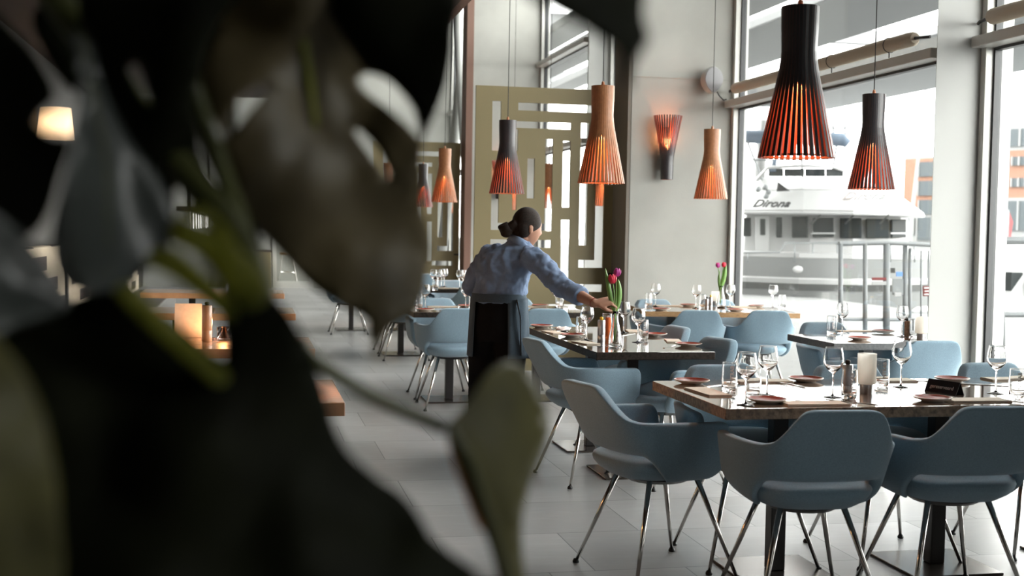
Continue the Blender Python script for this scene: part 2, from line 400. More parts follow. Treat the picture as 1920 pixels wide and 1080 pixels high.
# measured slots were cut with merged vertices so the panel is one sheet
scr = thing('lattice_screen', 'tall olive lattice screen with cut maze slots beside the concrete pier', 'screen', (SX0, SY, 0))
m = MB(); lattice(m, 0, SX1-SX0, 0.01, SZ1, 0, .03, [(a-SX0, b-SX0, c, d) for a, b, c, d in slots])
pan = m.build('panel', M_olive, scr)
bm = bmesh.new(); bm.from_mesh(pan.data); bmesh.ops.remove_doubles(bm, verts=bm.verts, dist=1e-4); bmesh.ops.recalc_face_normals(bm, faces=bm.faces); bm.to_mesh(pan.data); bm.free()
MB().tube([(SX1-SX0-.05, -.05, .965), (SX1-SX0-.05, 0, .965)], .010, 8).tube([(SX1-SX0-.09, -.045, .965), (SX1-SX0-.01, -.045, .965)], .010, 8).build('pull_handle', M_black, scr)
s2 = copy_tree(scr); s2.location = (1.96, 19.93, 0); s2['label'] = 'olive lattice screen further back, behind the left dining row'
# ================================================================== WALL FIXTURES
sp = thing('wall_speaker', 'grey teardrop loudspeaker mounted high on the concrete pier by the window', 'speaker', PY(1337, 150, 11.25))
m = MB(); prof = [(0, -.13), (.045, -.125), (.072, -.09), (.088, -.02), (.098, .05), (.085, .10), (.04, .122), (0, .125)]
def dropring(sc, yy): return [Vector((sc*.098*x, yy, sc*z)) for x, z in [(math.sin(a)*(1 - .28*max(0, -math.cos(a))**1.5), .128*math.cos(a)) for a in [2*PI*i/28 for i in range(28)]]]
m.loft([dropring(.55, .13), dropring(.95, .09), dropring(1.0, .0), dropring(.95, -.02)]).build('housing', M_white, sp, smooth=True, angle=40)
m = MB(); m.loft([dropring(.93, -.021), dropring(.90, -.033), dropring(.5, -.04)]).build('grille', M_speaker, sp, smooth=True, angle=40)
MB().tube([(.06, .05, -.1), (.10, .08, -.14), (.16, .13, -.17), (.19, .13, -.16)], .006, 6).build('cable', M_cord, sp)
MB().tube([(0, .12, 0), (0, .15, 0)], .03, 10).build('wall_bracket', M_steel_dark, sp)

# ================================================================== LAMPS
def slat_shade(mb, nsl, prof, wd, th):
    """prof: list of (radius,z); each slat is one bent strip, outer face slot 0, other faces slot 1"""
    for i in range(nsl):
        a = 2*PI*i/nsl; ca, sa = math.cos(a), math.sin(a)
        vs = []
        for r, z in prof:
            w = min(wd, 2*PI*r/nsl*.97)/2
            for rr, t in ((r, -w), (r, w), (r-th, w), (r-th, -w)): vs.append((rr*ca - t*sa, rr*sa + t*ca, z))
        o = len(mb.v); mb.v += vs
        for j in range(len(prof)-1):
            for k in range(4):
                mb.f.append([o+j*4+k, o+j*4+(k+1) % 4, o+j*4+4+(k+1) % 4, o+j*4+4+k]); mb.mi.append(0 if k == 0 else 1)
        mb.f.append([o+3, o+2, o+1, o]); mb.mi.append(1); e = o+(len(prof)-1)*4; mb.f.append([e, e+1, e+2, e+3]); mb.mi.append(0)
PROF = [(.147, 0), (.135, .06), (.120, .13), (.106, .2), (.091, .27), (.077, .34), (.070, .385), (.0675, .42), (.069, .47), (.071, .53), (.0715, .6)]
def lamp_bulb(t, power, z, col=(1, .42, .17)):
    MB().ellipsoid((0, 0, z), .024, .024, .032, 12, 8).build('bulb', M_bulb, t, smooth=True)
    MB().tube([(0, 0, z+.03), (0, 0, z+.11)], .019, 12).build('socket', M_black, t)
    l = bpy.data.lights.new('bulb_light', 'POINT'); l.energy = power; l.color = col; l.shadow_soft_size = .05
    o = bpy.data.objects.new('bulb_light', l); COL.objects.link(o); o.parent = t; o.location = (0, 0, z-.09)
def pendant(dark):
    t = thing('pendant_lamp', 'x', 'lamp', (0, 0, 0))
    m = MB(); slat_shade(m, 36, PROF, .0132, .011)
    m.build('lamp_shade', [M_walnut_out, M_walnut_side] if dark else [M_birch, M_birch], t)
    m = MB()
    for r, z in ((.1345, .004), (.084, .30), (.0605, .56)):
        m.lathe([(r-.010, z), (r-.003, z), (r-.003, z+.006), (r-.010, z+.006)], 34, close=True, cap=False)
    m.tube([(-.06, 0, .563), (.06, 0, .563)], .005, 6).tube([(0, -.06, .563), (0, .06, .563)], .005, 6)
    m.build('inner_rings', M_birch, t)
    lamp_bulb(t, 2.4 if dark else 3.6, .40)
    MB().tube([(0, 0, .50), (0, 0, ZC-1.68)], .0032, 6).build('cord', M_cord, t)
    MB().lathe([(.0, .60), (.012, .60), (.009, .625), (.004, .63)], 10).build('cord_grip', M_birch, t)
    return t
pd_dark, pd_light = Proto(pendant(True)), Proto(pendant(False))
ZP = 1.678
def lamp_at(pr, px, py, z, label, group=None, scale=None):
    p = Pz(px, py, z); pr.put((p.x, p.y, z), random.uniform(0, 1), label, group, None, scale)
lamp_at(pd_dark, 1493, 296, ZP, 'large black slatted pendant lamp with red glow nearest, over the front table', None, (1, 1, .96))
lamp_at(pd_dark, 1633.5, 355, ZP, 'black slatted pendant lamp hanging before the brick building, over the window table')
lamp_at(pd_light, 1127, 344, ZP, 'pale wood slatted pendant lamp hanging before the screen, over the tulip hand')
lamp_at(pd_dark, 950, 363, ZP, 'black slatted pendant lamp with red glow hanging above the woman')
lamp_at(pd_light, 833, 379, ZP, 'orange wood slatted pendant lamp beside the foreground leaves')
lamp_at(pd_light, 1332.5, 373, ZP, 'pale wood slatted pendant lamp beside the concrete pier, over the oak table')
for (px, Y, dk, lb) in ((1028, 16.5, 0, 'wood slatted pendant lamp seen through the middle slot of the lattice screen'),
                        (1128, 14.2, 0, 'wood slatted pendant lamp seen through the right slot of the lattice screen'),
                        (961, 18.6, 0, 'wood slatted pendant lamp partly hidden behind the black lamp above the woman'),
                        (728, 17.5, 0, 'orange wood slatted pendant lamp seen through the gap in the big leaf'),
                        (792, 17.5, 1, 'slatted pendant lamp beside the leaf edge, left of the far screen'),
                        (841, 23.5, 0, 'small slatted pendant lamp seen through the far lattice screen')):
    p = PY(px, 400, Y); (pd_dark if dk else pd_light).put((p.x, Y, ZP), .3, lb)
# wall lamp
wl = thing('wall_lamp', 'black slatted wall lamp flaring upward on the concrete pier', 'lamp', PY(1250, 337, 11.3))
m = MB(); HP = [(.058, 0), (.060, .07), (.060, .17), (.064, .22), (.078, .30), (.100, .42), (.122, .53), (.136, .60)]
slat_shade(m, 32, HP, .0120, .011)
m.build('lamp_shade', [M_walnut_out, M_walnut_side], wl)
m = MB(); m.box(-.03, .03, .06, .10, .1, .5).box(-.02, .02, .0, .07, .14, .17).build('wall_mount', M_black, wl)
MB().ellipsoid((0, 0, .3), .022, .022, .03, 12, 8).build('bulb', M_bulb, wl, smooth=True)
l = bpy.data.lights.new('wall_lamp_light', 'POINT'); l.energy = 1.8; l.color = (1, .42, .17); l.shadow_soft_size = .03
o = bpy.data.objects.new('wall_lamp_light', l); COL.objects.link(o); o.parent = wl; o.location = (0, 0, .36)
w2 = copy_tree(wl); w2.location = (3.9, 19.4, 1.86); w2['label'] = 'slatted wall lamp on the far pier, seen through the screen left of the woman'
# ================================================================== CHAIRS
def sm(a, b, x): t = max(0, min(1, (x-a)/(b-a))); return t*t*(3-2*t)
def chair_proto():
    t = thing('shell_armchair', 'x', 'chair')
    A, NN, YB, YT = .255, 2.6, -.225, .165
    half = []
    for i in range(200):
        th = PI/2*i/199; half.append((A*math.sin(th)**(2/NN), -.02+(YB+.02)*max(0, math.cos(th))**(2/NN)))
    for i in range(1, 60): half.append((A - .012*(i/59)**2, -.02+(YT+.02)*i/59))
    L = [0]
    for i in range(1, len(half)): L.append(L[-1]+math.dist(half[i], half[i-1]))
    def at(s):
        sg = 1 if s >= 0 else -1; d = abs(s)*L[-1]
        for i in range(1, len(L)):
            if L[i] >= d or i == len(L)-1:
                f = min(1, (d-L[i-1])/(L[i]-L[i-1])); return (sg*(half[i-1][0]*(1-f)+half[i][0]*f), half[i-1][1]*(1-f)+half[i][1]*f)
    rings = []
    NS = 40
    for i in range(-NS, NS+1):
        s = math.copysign(abs(i/NS)**.93, i) if i else 0
        a = abs(s)
        p, q, r_ = Vector(at(s)), Vector(at(min(1, s+.004))), Vector(at(max(-1, s-.004)))
        tn = (q-r_).normalized(); n = Vector((tn.y, -tn.x))
        if n.dot(Vector((p.x, p.y+.0))) < 0: n = -n
        # height of the rim: flat back, sloping shoulder, level arm, rounded tip
        top = .79 - .135*sm(.205, .40, a) if a < .40 else .655
        top = .79 - .137*max(0, min(1, (a-.238)/.118))
        if a < .238: top -= .006*sm(.17, .238, a)
        else: top -= .006*(1-sm(.238, .30, a))
        if a > .325: top += .010*math.exp(-((a-.360)/.035)**2)
        top -= .006*sm(.5, .95, a)
        bot = .520 - .112*sm(.36, .50, a)
        th_ = .050 - .008*sm(.3, .6, a)
        flare = .47 - .20*sm(.18, .55, a)
        e = 1.0
        if a > .915:
            k = (a-.915)/.085; c = 1-math.sqrt(max(0, 1-min(1, k)**2))
            top -= .075*c; bot += .05*c; th_ *= (1-.65*c)
        zs = [bot+(top-bot)*u for u in (0, .07, .2, .36, .54, .72, .88, .965)]
        mid = bot+.012; ring = []
        def P(z, off):
            lat = off + .13*(z-.50)*sm(.1, .4, a) - .75*sm(.40, .55, a)*max(0, .475-z)
            return Vector((p.x+n.x*lat, p.y+n.y*lat-.47*(z-.50)*(1-sm(.30, .66, a)), z))
        h = th_/2
        for z in zs: ring.append(P(z, h*(1 if z > bot+.01 else .55)))
        ring += [P(top-.003, h*.8), P(top+.001, 0), P(top-.003, -h*.8)]
        for z in reversed(zs): ring.append(P(z, -h*(1 if z > bot+.01 else .55)))
        ring.append(P(bot-.006, 0))
        rings.append(ring)
    m = MB(); m.loft(rings, True)
    m.build('shell_back', M_fabric, t, smooth=True, sub=1)
    m = MB(); rr = []
    for sc, z in ((.30, .395), (.55, .398), (.74, .408), (.89, .432), (.965, .455), (.985, .470), (.965, .484), (.87, .496), (.79, .510), (.73, .535), (.5, .542), (.15, .542)):
        ring = []
        for i in range(40):
            a = 2*PI*i/40; c, s_ = math.cos(a), math.sin(a); ex = 2/2.7
            x = .236*math.copysign(abs(c)**ex, c); y = (.255 if s_ > 0 else .250)*math.copysign(abs(s_)**ex, s_)
            ring.append(Vector((x*sc, y*sc - .005, z - (.045*sm(-.05, .22, y*sc) if z > .50 else 0))))
        rr.append(ring)
    m.loft(rr, True); m.build('seat', M_fabric, t, smooth=True)
    for sx, sy in ((1, 1), (-1, 1), (1, -1), (-1, -1)):
        lg = MB().tube([(sx*.115, sy*.105, .415), (sx*.235, sy*.235, .012)], [.0118, .0072], 12).build('leg', M_chrome, t, smooth=True)
        MB().lathe([(.0, 0), (.013, 0), (.0145, .006), (.010, .016), (0, .018)], 12, c=(sx*.237, sy*.237, 0)).build('foot_cap', M_black, lg, smooth=True)
    MB().lathe([(0, .378), (.12, .379), (.15, .396), (.0, .403)], 20).build('seat_mount', M_steel_dark, t)
    return t
CH = Proto(chair_proto())
D2R = PI/180
def chair(x, y, deg, label, group): return CH.put((x, y, 0), deg*D2R, label, group)
gA, gB, gC, gD, gE = 'chairs at the front table', 'chairs at the dark table', 'chairs at the window table', 'chairs at the oak table', 'chairs at the aisle tables'
chair(2.015, 4.27, -4, 'blue grey armchair seen from behind, middle of the near side of the front table', gA)
chair(2.62, 4.31, -3, 'blue grey armchair seen from behind at the right frame edge, by the reserved sign', gA)
chair(1.645, 4.83, -76, 'blue grey armchair at the left end of the front table, seen from its side', gA)
chair(2.09, 4.97, 178, 'blue armchair facing us behind the front table, nearest its left corner', gA)
chair(2.72, 4.95, 182, 'blue armchair facing us behind the front table, behind the frosted candle', gA)
chair(3.47, 4.99, 180, 'blue armchair facing us at the far right of the front table, before the nearest window', gA)
chair(1.90, 6.72, -80, 'blue armchair on the left side of the dark table, beside the woman', gB)
chair(2.34, 7.52, 98, 'blue armchair on the right side of the dark table, the further one, dark inner back', gB)
chair(2.30, 6.62, 106, 'blue armchair on the right side of the dark table, the nearer one, dark inner back', gB)
chair(3.86, 7.56, 180, 'blue armchair facing us behind the small window table', gC)
chair(3.875, 6.86, -2, 'blue armchair seen from behind at the small window table, before the white pillar', gC)
chair(3.44, 9.47, -4, 'light blue armchair seen from behind at the oak table, the left one', gD)
chair(4.03, 9.45, -8, 'light blue armchair seen from behind at the oak table, the right one', gD)
chair(3.53, 10.23, 180, 'blue armchair facing us behind the oak table, against the concrete pier', gD)
chair(4.13, 10.23, 180, 'blue armchair facing us behind the oak table, behind the tulip vase by the window', gD)
chair(1.57, 9.58, 0, 'blue armchair seen from behind at the aisle table, left of the woman', gE)
chair(2.24, 9.58, 0, 'blue armchair seen from behind at the aisle table, right of the woman above her table', gE)
chair(1.58, 10.22, 180, 'blue armchair facing us behind the aisle table, left of the woman', gE)
chair(2.27, 10.22, 180, 'blue armchair facing us behind the aisle table, seen under the reaching arm', gE)
chair(1.64, 13.15, 0, 'blue armchair at the second aisle table back, its chrome legs showing past the leaf tip', gE)
chair(2.32, 13.12, 0, 'dark blue armchair at the second aisle table back, left of the woman elbow', gE)
chair(1.66, 13.9, 180, 'blue armchair facing us behind the second aisle table, left seat', gE)
chair(2.30, 13.9, 180, 'blue armchair facing us behind the second aisle table, among the distant glasses', gE)
chair(1.31, 16.35, 0, 'blue armchair at the third aisle table back, its legs standing alone in the aisle', gE)
chair(2.2, 16.45, 0, 'blue armchair furthest back among the distant wine glasses', gE)
chair(2.75, 13.6, -15, 'pale blue armchair glimpsed behind the lattice screen under the reaching arm', gE)

# ================================================================== TABLES
TZ = .738
def table(label, cx, cy, w, d, rz, bases, topm, edgem, name='dining_table', th=.042, group=None):
    t = thing(name, label, 'table', (cx, cy, 0), rz, group)
    m = MB(); m.cur = 0; m.box(-w/2, w/2, -d/2, d/2, TZ-th, TZ)
    o = m.build('tabletop', [edgem, topm], t, bevel=.003)
    for p in o.data.polygons: p.material_index = 1 if abs(p.normal.z) > .9 and p.center.z > TZ-.01 else 0
    for bx, by in bases:
        MB().box(bx-.032, bx+.032, by-.032, by+.032, .012, TZ-th).build('column', M_steel_dark, t, bevel=.004)
        MB().box(bx-.2, bx+.2, by-.2, by+.2, 0, .012).build('base_plate', M_plate_base, t, bevel=.003)
        MB().box(bx-.16, bx+.16, by-.16, by+.16, TZ-th-.008, TZ-th).build('top_plate', M_steel_dark, t)
    return t
table('long glossy front table with a rough wooden edge, reserved sign on it', 2.83, 4.745, 2.2, .85, 0, [(-.70, 0), (.02, 0), (.76, 0)], M_top_a, M_wood_edge)
table('dark glossy table where the woman sets the tulips', 2.165, 7.27, .67, 1.72, 0, [(0, -.42), (0, .43)], M_top_b, M_wood_dark)
table('small glossy table with a dark grey edge by the white pillar', 3.815, 7.22, .76, .66, 0, [(.0, 0)], M_top_a, M_wood_grey)
table('oak edged table with tulips in front of the concrete pier', 3.87, 10.02, 1.28, .80, -8*D2R, [(-.35, 0), (.33, 0)], M_top_d, M_wood_oak)
gT = 'aisle row tables'
table('dark wood table left of the woman, first of the aisle row', 1.97, 9.95, 1.42, .84, 0, [(-.36, 0), (.36, 0)], M_top_a, M_wood_dark, group=gT)
table('dark wood table further back in the aisle row, crowded with wine glasses', 2.02, 13.6, 1.5, .84, 0, [(-.36, 0), (.36, 0)], M_top_a, M_wood_dark, group=gT)
table('dark wood table furthest back in the aisle row, its square base showing past the leaf', 1.75, 16.9, 1.5, .84, 0, [(-.36, 0), (.36, 0)], M_top_a, M_wood_dark, group=gT)

# ================================================================== TABLEWARE
def glass_prof(outer, th, base_th):
    inner = [(max(r-th, 0), z) for r, z in outer if z >= base_th]
    return outer + list(reversed(inner))
def wine_proto():
    t = thing('wine_glass', 'x', 'glass')
    bowl = [(.0045, .095), (.010, .100), (.024, .112), (.036, .128), (.0415, .143), (.0415, .155), (.038, .175), (.0336, .197), (.0332, .1993)]
    inn = [(.0329, .1999), (.0325, .2000), (.0322, .1994), (.0326, .197), (.037, .175), (.0403, .155), (.0402, .143), (.0345, .1295), (.022, .1145), (.0, .1055)]
    MB().lathe([(0, .0), (.035, 0), (.0355, .0012), (.020, .004), (.006, .008), (.0036, .016), (.0034, .08)]+bowl+inn, 28).build('bowl_and_stem', M_glass, t, smooth=True)
    return t
def tumbler_proto():
    t = thing('water_tumbler', 'x', 'glass')
    o = [(0, .001), (.022, 0), (.028, .003), (.0305, .015), (.0322, .04), (.0325, .065), (.0310, .095), (.0297, .115), (.0295, .1174)]
    i = [(.0293, .1179), (.0289, .1180), (.0286, .1174), (.0288, .115), (.030, .095), (.0312, .065), (.0308, .04), (.0285, .02), (.024, .013), (0, .011)]
    g = MB().lathe(o+i, 28).build('tumbler_glass', M_glass, t, smooth=True)
    return t
def plate_proto():
    t = thing('side_plate', 'x', 'plate')
    MB().lathe([(0, 0), (.042, 0), (.045, .003), (.070, .011), (.0765, .0155), (.0765, .0180), (.073, .0182), (.068, .0140), (.058, .0075), (0, .0068)], 36).build('rim', M_plate_rim, t, smooth=True, angle=40)
    MB().lathe([(0, .0069), (.0575, .0076), (.0672, .0140), (.0715, .0178), (.0712, .0184), (.066, .0148), (.056, .0088), (0, .0082)], 36).build('red_glaze', M_plate_red, t, smooth=True, angle=60)
    return t
def napkin_proto():
    t = thing('folded_napkin', 'x', 'napkin')
    m = MB()
    for k in range(3): m.box(-.05+.001*k, .05-.001*k, -.125+.001*k, .125-.0015*k, .0025*k, .0025*k+.0023)
    m.build('folded_paper', M_napkin, t, bevel=.0008)
    return t
def fork_proto():
    t = thing('fork', 'x', 'cutlery')
    m = MB(); pts = [(-.006, -.1), (.006, -.1), (.0035, .0), (.004, .03), (.011, .045), (.0115, .062)]
    ring = lambda z: None
    def strip(sec): # list of (y,w,z)
        rr = []
        for y, w, z in sec: rr.append([Vector((-w, y, z)), Vector((w, y, z)), Vector((w, y, z+.0018)), Vector((-w, y, z+.0018))])
        m.loft(rr)
    strip([(-.1, .007, .0), (-.06, .005, .002), (0, .0028, .004), (.03, .0035, .0035), (.042, .0105, .002), (.056, .0115, .001)])
    for k in range(4):
        x = -.0098+.0065*k
        m.loft([[Vector((x-.0014*q, y, z)), Vector((x+.0014*q, y, z)), Vector((x+.0014*q, y, z+.0015)), Vector((x-.0014*q, y, z+.0015))] for y, z, q in ((.055, .001, 1.3), (.08, .0, 1.1), (.1, .004, .6))])
    m.build('fork_body', M_cutlery, t, bevel=.0004); return t
def knife_proto():
    t = thing('knife', 'x', 'cutlery')
    m = MB(); rr = []
    for y, a, b in ((-.11, -.006, .006), (-.10, -.0075, .0075), (-.02, -.005, .005), (0, -.006, .005), (.03, -.009, .006), (.08, -.009, .006), (.11, -.002, .006)):
        rr.append([Vector((a, y, 0)), Vector((b, y, 0)), Vector((b, y, .0026)), Vector((a, y, .0026))])
    m.loft(rr); m.build('knife_body', M_cutlery, t, bevel=.0005); return t
WG, TB, PL, NK, FK, KN = Proto(wine_proto()), Proto(tumbler_proto()), Proto(plate_proto()), Proto(napkin_proto()), Proto(fork_proto()), Proto(knife_proto())
def on(px, py, dz=0.0, z=TZ): p = Pz(px, py, z); return (p.x, p.y, z+dz)
# ---- front table
g = 'wine glasses on the front table'
for px, py, lb in ((1398, 760, 'wine glass on the front table, leftmost, beside two tumblers'), (1438, 742, 'wine glass on the front table above the near red plate, second from left'),
                   (1561, 745, 'wine glass on the front table left of the metal shaker and frosted candle'), (1689, 726, 'wine glass on the front table right of the frosted candle'),
                   (1867, 738, 'wine glass at the right end of the front table, past the reserved sign')):
    WG.put(on(px, py), 0, lb, g)
g = 'tumblers on the front table'
TBS = []
for px, py, lb, txt in ((1367, 733, 'lettered tumbler at the left of the front table', 1), (1411, 746, 'tumbler on the front table between the two left wine glasses', 0),
                   (1592, 748, 'lettered tumbler in front of the metal shaker', 1), (1653, 724, 'lettered tumbler right of the frosted candle', 1), (1906, 746, 'lettered tumbler at the right frame edge', 1)):
    o = TB.put(on(px, py), 0, lb, g); TBS.append((o, txt))
for o, txt in TBS:
    if not txt: continue
    d = (CAM0-Vector(o.location)).normalized(); R_ = .0326
    # vertical white lettering wrapped on the front of the glass
    cu = text_mesh('NTRAB', .0215, .0002, 'lettering', M_signtext, Matrix.Identity(4), None, bold=.0006)
    a0 = math.atan2(d.y, d.x)+.35
    for v in cu.data.vertices:
        x, y = v.co.x, v.co.y   # reads upwards
        ang = a0 - y/R_; zz = .072 + x; rr = R_+.0002+v.co.z if zz < .08 else R_+.0002+v.co.z-.0012*(zz-.08)/.04
        v.co = (rr*math.cos(ang), rr*math.sin(ang), zz)
    cu.parent = o; cu.matrix_local = Matrix.Identity(4)
g = 'red plates on the front table'
for px, py, lb in ((1297, 719, 'red side plate at the left end corner of the front table'), (1438, 755, 'red side plate on the near edge of the front table, left of the middle chair'),
                   (1511, 715, 'red side plate on the far edge of the front table, with a fork beside it'), (1748, 752, 'red side plate on the near edge below the reserved sign'),
                   (1785, 715, 'red side plate behind the reserved sign')):
    PL.put(on(px, py), 0, lb, g)
g = 'napkins on the front table'
for x, y, rz, lb in ((1.83, 4.77, 4, 'beige folded napkin on the left end of the front table, below the corner plate'), (2.12, 4.405, 88, 'beige folded napkin on the near edge behind the middle chair back'),
                     (2.21, 5.10, 90, 'beige folded napkin on the far edge, seen between the left wine glasses'), (2.80, 5.09, 90, 'beige folded napkin on the far edge right of the frosted candle'),
                     (2.83, 4.44, 88, 'beige folded napkin behind the right chair back, on the near edge'), (3.42, 5.10, 90, 'beige folded napkin at the far right end of the front table')):
    NK.put((x, y, TZ), rz*D2R, lb, g)
g = 'cutlery on the front table'
FK.put(on(1462, 745, .001), 28*D2R, 'fork beside the near red plate on the front table', g)
KN.put(on(1488, 755), 30*D2R, 'knife right of the near red plate on the front table', g)
FK.put(on(1480, 722, .001), 200*D2R, 'fork left of the far red plate on the front table', g)
FK.put(on(1775, 745, .001), 35*D2R, 'fork below the reserved sign', g)
KN.put(on(1597, 754), 38*D2R, 'knife in front of the frosted candle', g)
KN.put(on(1842, 722), 60*D2R, 'knife right of the plate behind the reserved sign', g)
KN.put(on(1352, 722), -60*D2R, 'knife right of the corner plate on the front table', g)
KN.put(on(1736, 715), 60*D2R, 'knife left of the plate behind the reserved sign', g)
def shaker(label, loc, yel, h=.125, r=.021, name='metal_shaker', mm=None):
    t = thing(name, label, 'shaker', loc)
    mm = mm or M_brushed
    MB().lathe([(0, 0), (r*.96, 0), (r, .002), (r, h*.30), (r*.985, h*.305), (r, h*.31), (r, h-.006), (r*.92, h), (0, h)], 24).build('body', mm, t, smooth=True, angle=30)
    MB().lathe([(0, h), (r*.35, h), (r*.5, h+.008), (r*.42, h+.017), (0, h+.02)], 16).build('knob', M_yellow if yel else M_black, t, smooth=True)
    return t
shaker('metal shaker with a black knob behind the lettered tumbler, left of the frosted candle', on(1588, 741), 0, .125, .0225)
def candle(label, loc, h=.125, r=.038):
    t = thing('candle_holder', label, 'candle holder', loc)
    MB().lathe([(0, .0), (r*.68, 0), (r*.70, .002), (r*.70, .038), (r*.66, .040), (0, .040)], 28).build('metal_base', M_brushed, t, smooth=True, angle=30)
    MB().lathe([(r*.2, .0405), (r*.9, .0405), (r, .044), (r, .04+h)], 32, cap=False).build('frosted_cylinder', M_frost, t, smooth=True, angle=40)
    MB().lathe([(0, .0415), (r*.42, .0415), (r*.42, .058), (0, .060)], 20).build('candle', M_signtext, t, smooth=True, angle=40)
    return t
candle('frosted glass candle holder on a metal foot at the middle of the front table', on(1624, 738))
# reserved sign
p0, p1 = Pz(1744, 733, TZ), Pz(1803, 742, TZ)
ax = (p1-p0); ax.z = 0; L_ = ax.length; ax.normalize(); nrm = Vector((ax.y, -ax.x, 0))
sg = thing('reserved_sign', 'small black folded tent sign reading gereserveerd on the front table', 'sign', ((p0+p1)/2)+Vector((0, .012, 0)), math.atan2(ax.y, ax.x))
m = MB(); hw = L_/2; H_ = .052
m.poly([(-.026, 0), (-.023, 0), (0, H_-.004), (.023, 0), (.026, 0), (.001, H_), (-.001, H_)], -hw, hw, Matrix(((0, 0, 1, 0), (1, 0, 0, 0), (0, 1, 0, 0), (0, 0, 0, 1))))
m.build('tent_card', M_sign, sg)
sl = math.atan2(H_, .025)
upv = Vector((0, .025, H_)).normalized(); nv = Vector((0, -H_, .025)).normalized()
text_mesh('gereserveerd', .0225, .0003, 'lettering', M_signtext, basis((1, 0, 0), upv, nv, Vector((0, -.0135, H_*.46))+nv*.0012), sg)
# ---- dark table
g = 'red plates on the dark table'
for px, py, lb in ((1015.5, 614, 'red side plate at the far left corner of the dark table'), (1073, 631.5, 'red side plate on the left edge of the dark table, before the shaker'),
                   (1228, 630, 'red side plate on the right edge of the dark table, behind the tumbler'), (1291, 649, 'red side plate at the near right corner of the dark table')):
    PL.put(on(px, py), 0, lb, g)
g = 'napkins on the dark table'
for px, py, rz, lb in ((1038, 624, 8, 'beige napkin between the two left plates of the dark table'), (1098, 644, 12, 'beige napkin at the near left corner of the dark table'),
                       (1188, 622, -10, 'beige napkin on the far right of the dark table'), (1262, 640, -14, 'beige napkin left of the near right plate of the dark table')):
    NK.put(on(px, py), rz*D2R, lb, g, scale=(.9, .8, 1))
g = 'wine glasses on the dark table'
for px, py, lb in ((1100, 638, 'wine glass on the dark table under the woman sleeve'), (1196, 642, 'wine glass on the dark table in front of the right tumbler'), (1169, 624, 'wine glass on the dark table behind the tulip vase')):
    WG.put(on(px, py), 0, lb, g)
g = 'tumblers on the dark table'
for px, py, lb in ((1089, 630, 'tumbler on the dark table left of the metal shaker'), (1206, 636, 'tumbler on the dark table behind the right wine glass'), (1138, 622, 'tumbler on the dark table behind the metal shaker')):
    TB.put(on(px, py), 0, lb, g)
shaker('brushed metal shaker with a yellow knob on the dark table', on(1127, 640), 1, .125, .022)
t = thing('glass_votive', 'slim orange glass votive beside the tulip vase', 'candle holder', on(1140, 634))
MB().lathe([(0, 0), (.015, 0), (.0165, .004), (.0165, .125), (.014, .125), (.014, .008), (0, .008)], 20).build('orange_cylinder', M_orange, t, smooth=True, angle=40)
MB().lathe([(0, .009), (.012, .009), (.012, .06), (0, .062)], 14).build('candle', M_yellow, t, smooth=True, angle=40)
KN.put(on(1255, 650), -35*D2R, 'knife left of the near right plate on the dark table', 'cutlery on the dark table')
KN.put(on(1177, 628), -40*D2R, 'knife left of the far right napkin on the dark table', 'cutlery on the dark table')
FK.put(on(1062, 618, .001), 60*D2R, 'fork right of the far left napkin on the dark table', 'cutlery on the dark table')
FK.put(on(1120, 647, .001), 50*D2R, 'fork on the near left napkin edge of the dark table', 'cutlery on the dark table')
t = thing('crumpled_napkin', 'white crumpled paper napkin beside the far left plate', 'napkin', on(1056, 621))
m = MB(); m.ellipsoid((0, 0, .015), .045, .06, .014, 18, 10)
for i, v in enumerate(m.v):
    q = Vector(v); d = noise.noise(q*60)*.012; m.v[i] = (q.x+d, q.y+noise.noise(q*45+Vector((3, 1, 2)))*.012, max(0, q.z+d))
m.build('paper', M_signtext, t, smooth=True)
# ---- window table
g = 'settings on the window table'
PL.put(on(1656, 624), 0, 'red rimmed plate on the far edge of the small window table', g); PL.put(on(1612, 637), 0, 'red rimmed plate on the near edge of the small window table', g)
TB.put(on(1559, 626), 0, 'tumbler at the left of the small window table', g); WG.put(on(1579, 625), 0, 'wine glass at the left of the small window table', g)
WG.put(on(1691, 632), 0, 'wine glass at the right of the small window table, by the pillar', g); TB.put(on(1714, 632), 0, 'tumbler at the right of the small window table, before the candle', g)
NK.put(on(1603, 622), 88*D2R, 'beige napkin behind the left glasses of the small window table', g)
shaker('brown shaker between the right glasses of the small window table', on(1700, 631), 0, .10, .016, 'pepper_shaker', M_wood_edge)
candle('frosted candle holder at the right end of the small window table, by the pillar', on(1727, 637), .105, .038)
# ---- oak table
g = 'settings on the oak table'
for px, py, lb in ((1240, 582, 'red plate at the near left of the oak table'), (1291, 574, 'red plate at the far left of the oak table'), (1380, 583.5, 'red plate between the two oak table chairs'), (1418, 576, 'red plate at the far right of the oak table')): PL.put(on(px, py), 0, lb, g)
for px, py, lb in ((1229, 575, 'wine glass at the left end of the oak table'), (1305, 578, 'wine glass left of the shakers on the oak table'), (1369, 577, 'wine glass right of the tulip vase on the oak table'), (1449, 577, 'wine glass at the right end of the oak table')): WG.put(on(px, py), 0, lb, g)
for px, py, lb in ((1216, 575, 'tumbler at the left end of the oak table'), (1466, 578, 'tumbler at the right end of the oak table'), (1317, 578, 'tumbler left of the two shakers on the oak table')): TB.put(on(px, py), 0, lb, g)
NK.put(on(1252, 574), 80*D2R, 'beige napkin at the left of the oak table', g); NK.put(on(1390, 576), 80*D2R, 'beige napkin behind the right oak table chair', g)
shaker('grey shaker with a black knob on the oak table', on(1325, 579), 0, .085, .016); shaker('grey shaker with a yellow knob on the oak table', on(1332, 579), 1, .10, .017)
candle('frosted candle holder beside the far tulip vase', on(1341, 573), .085, .034)
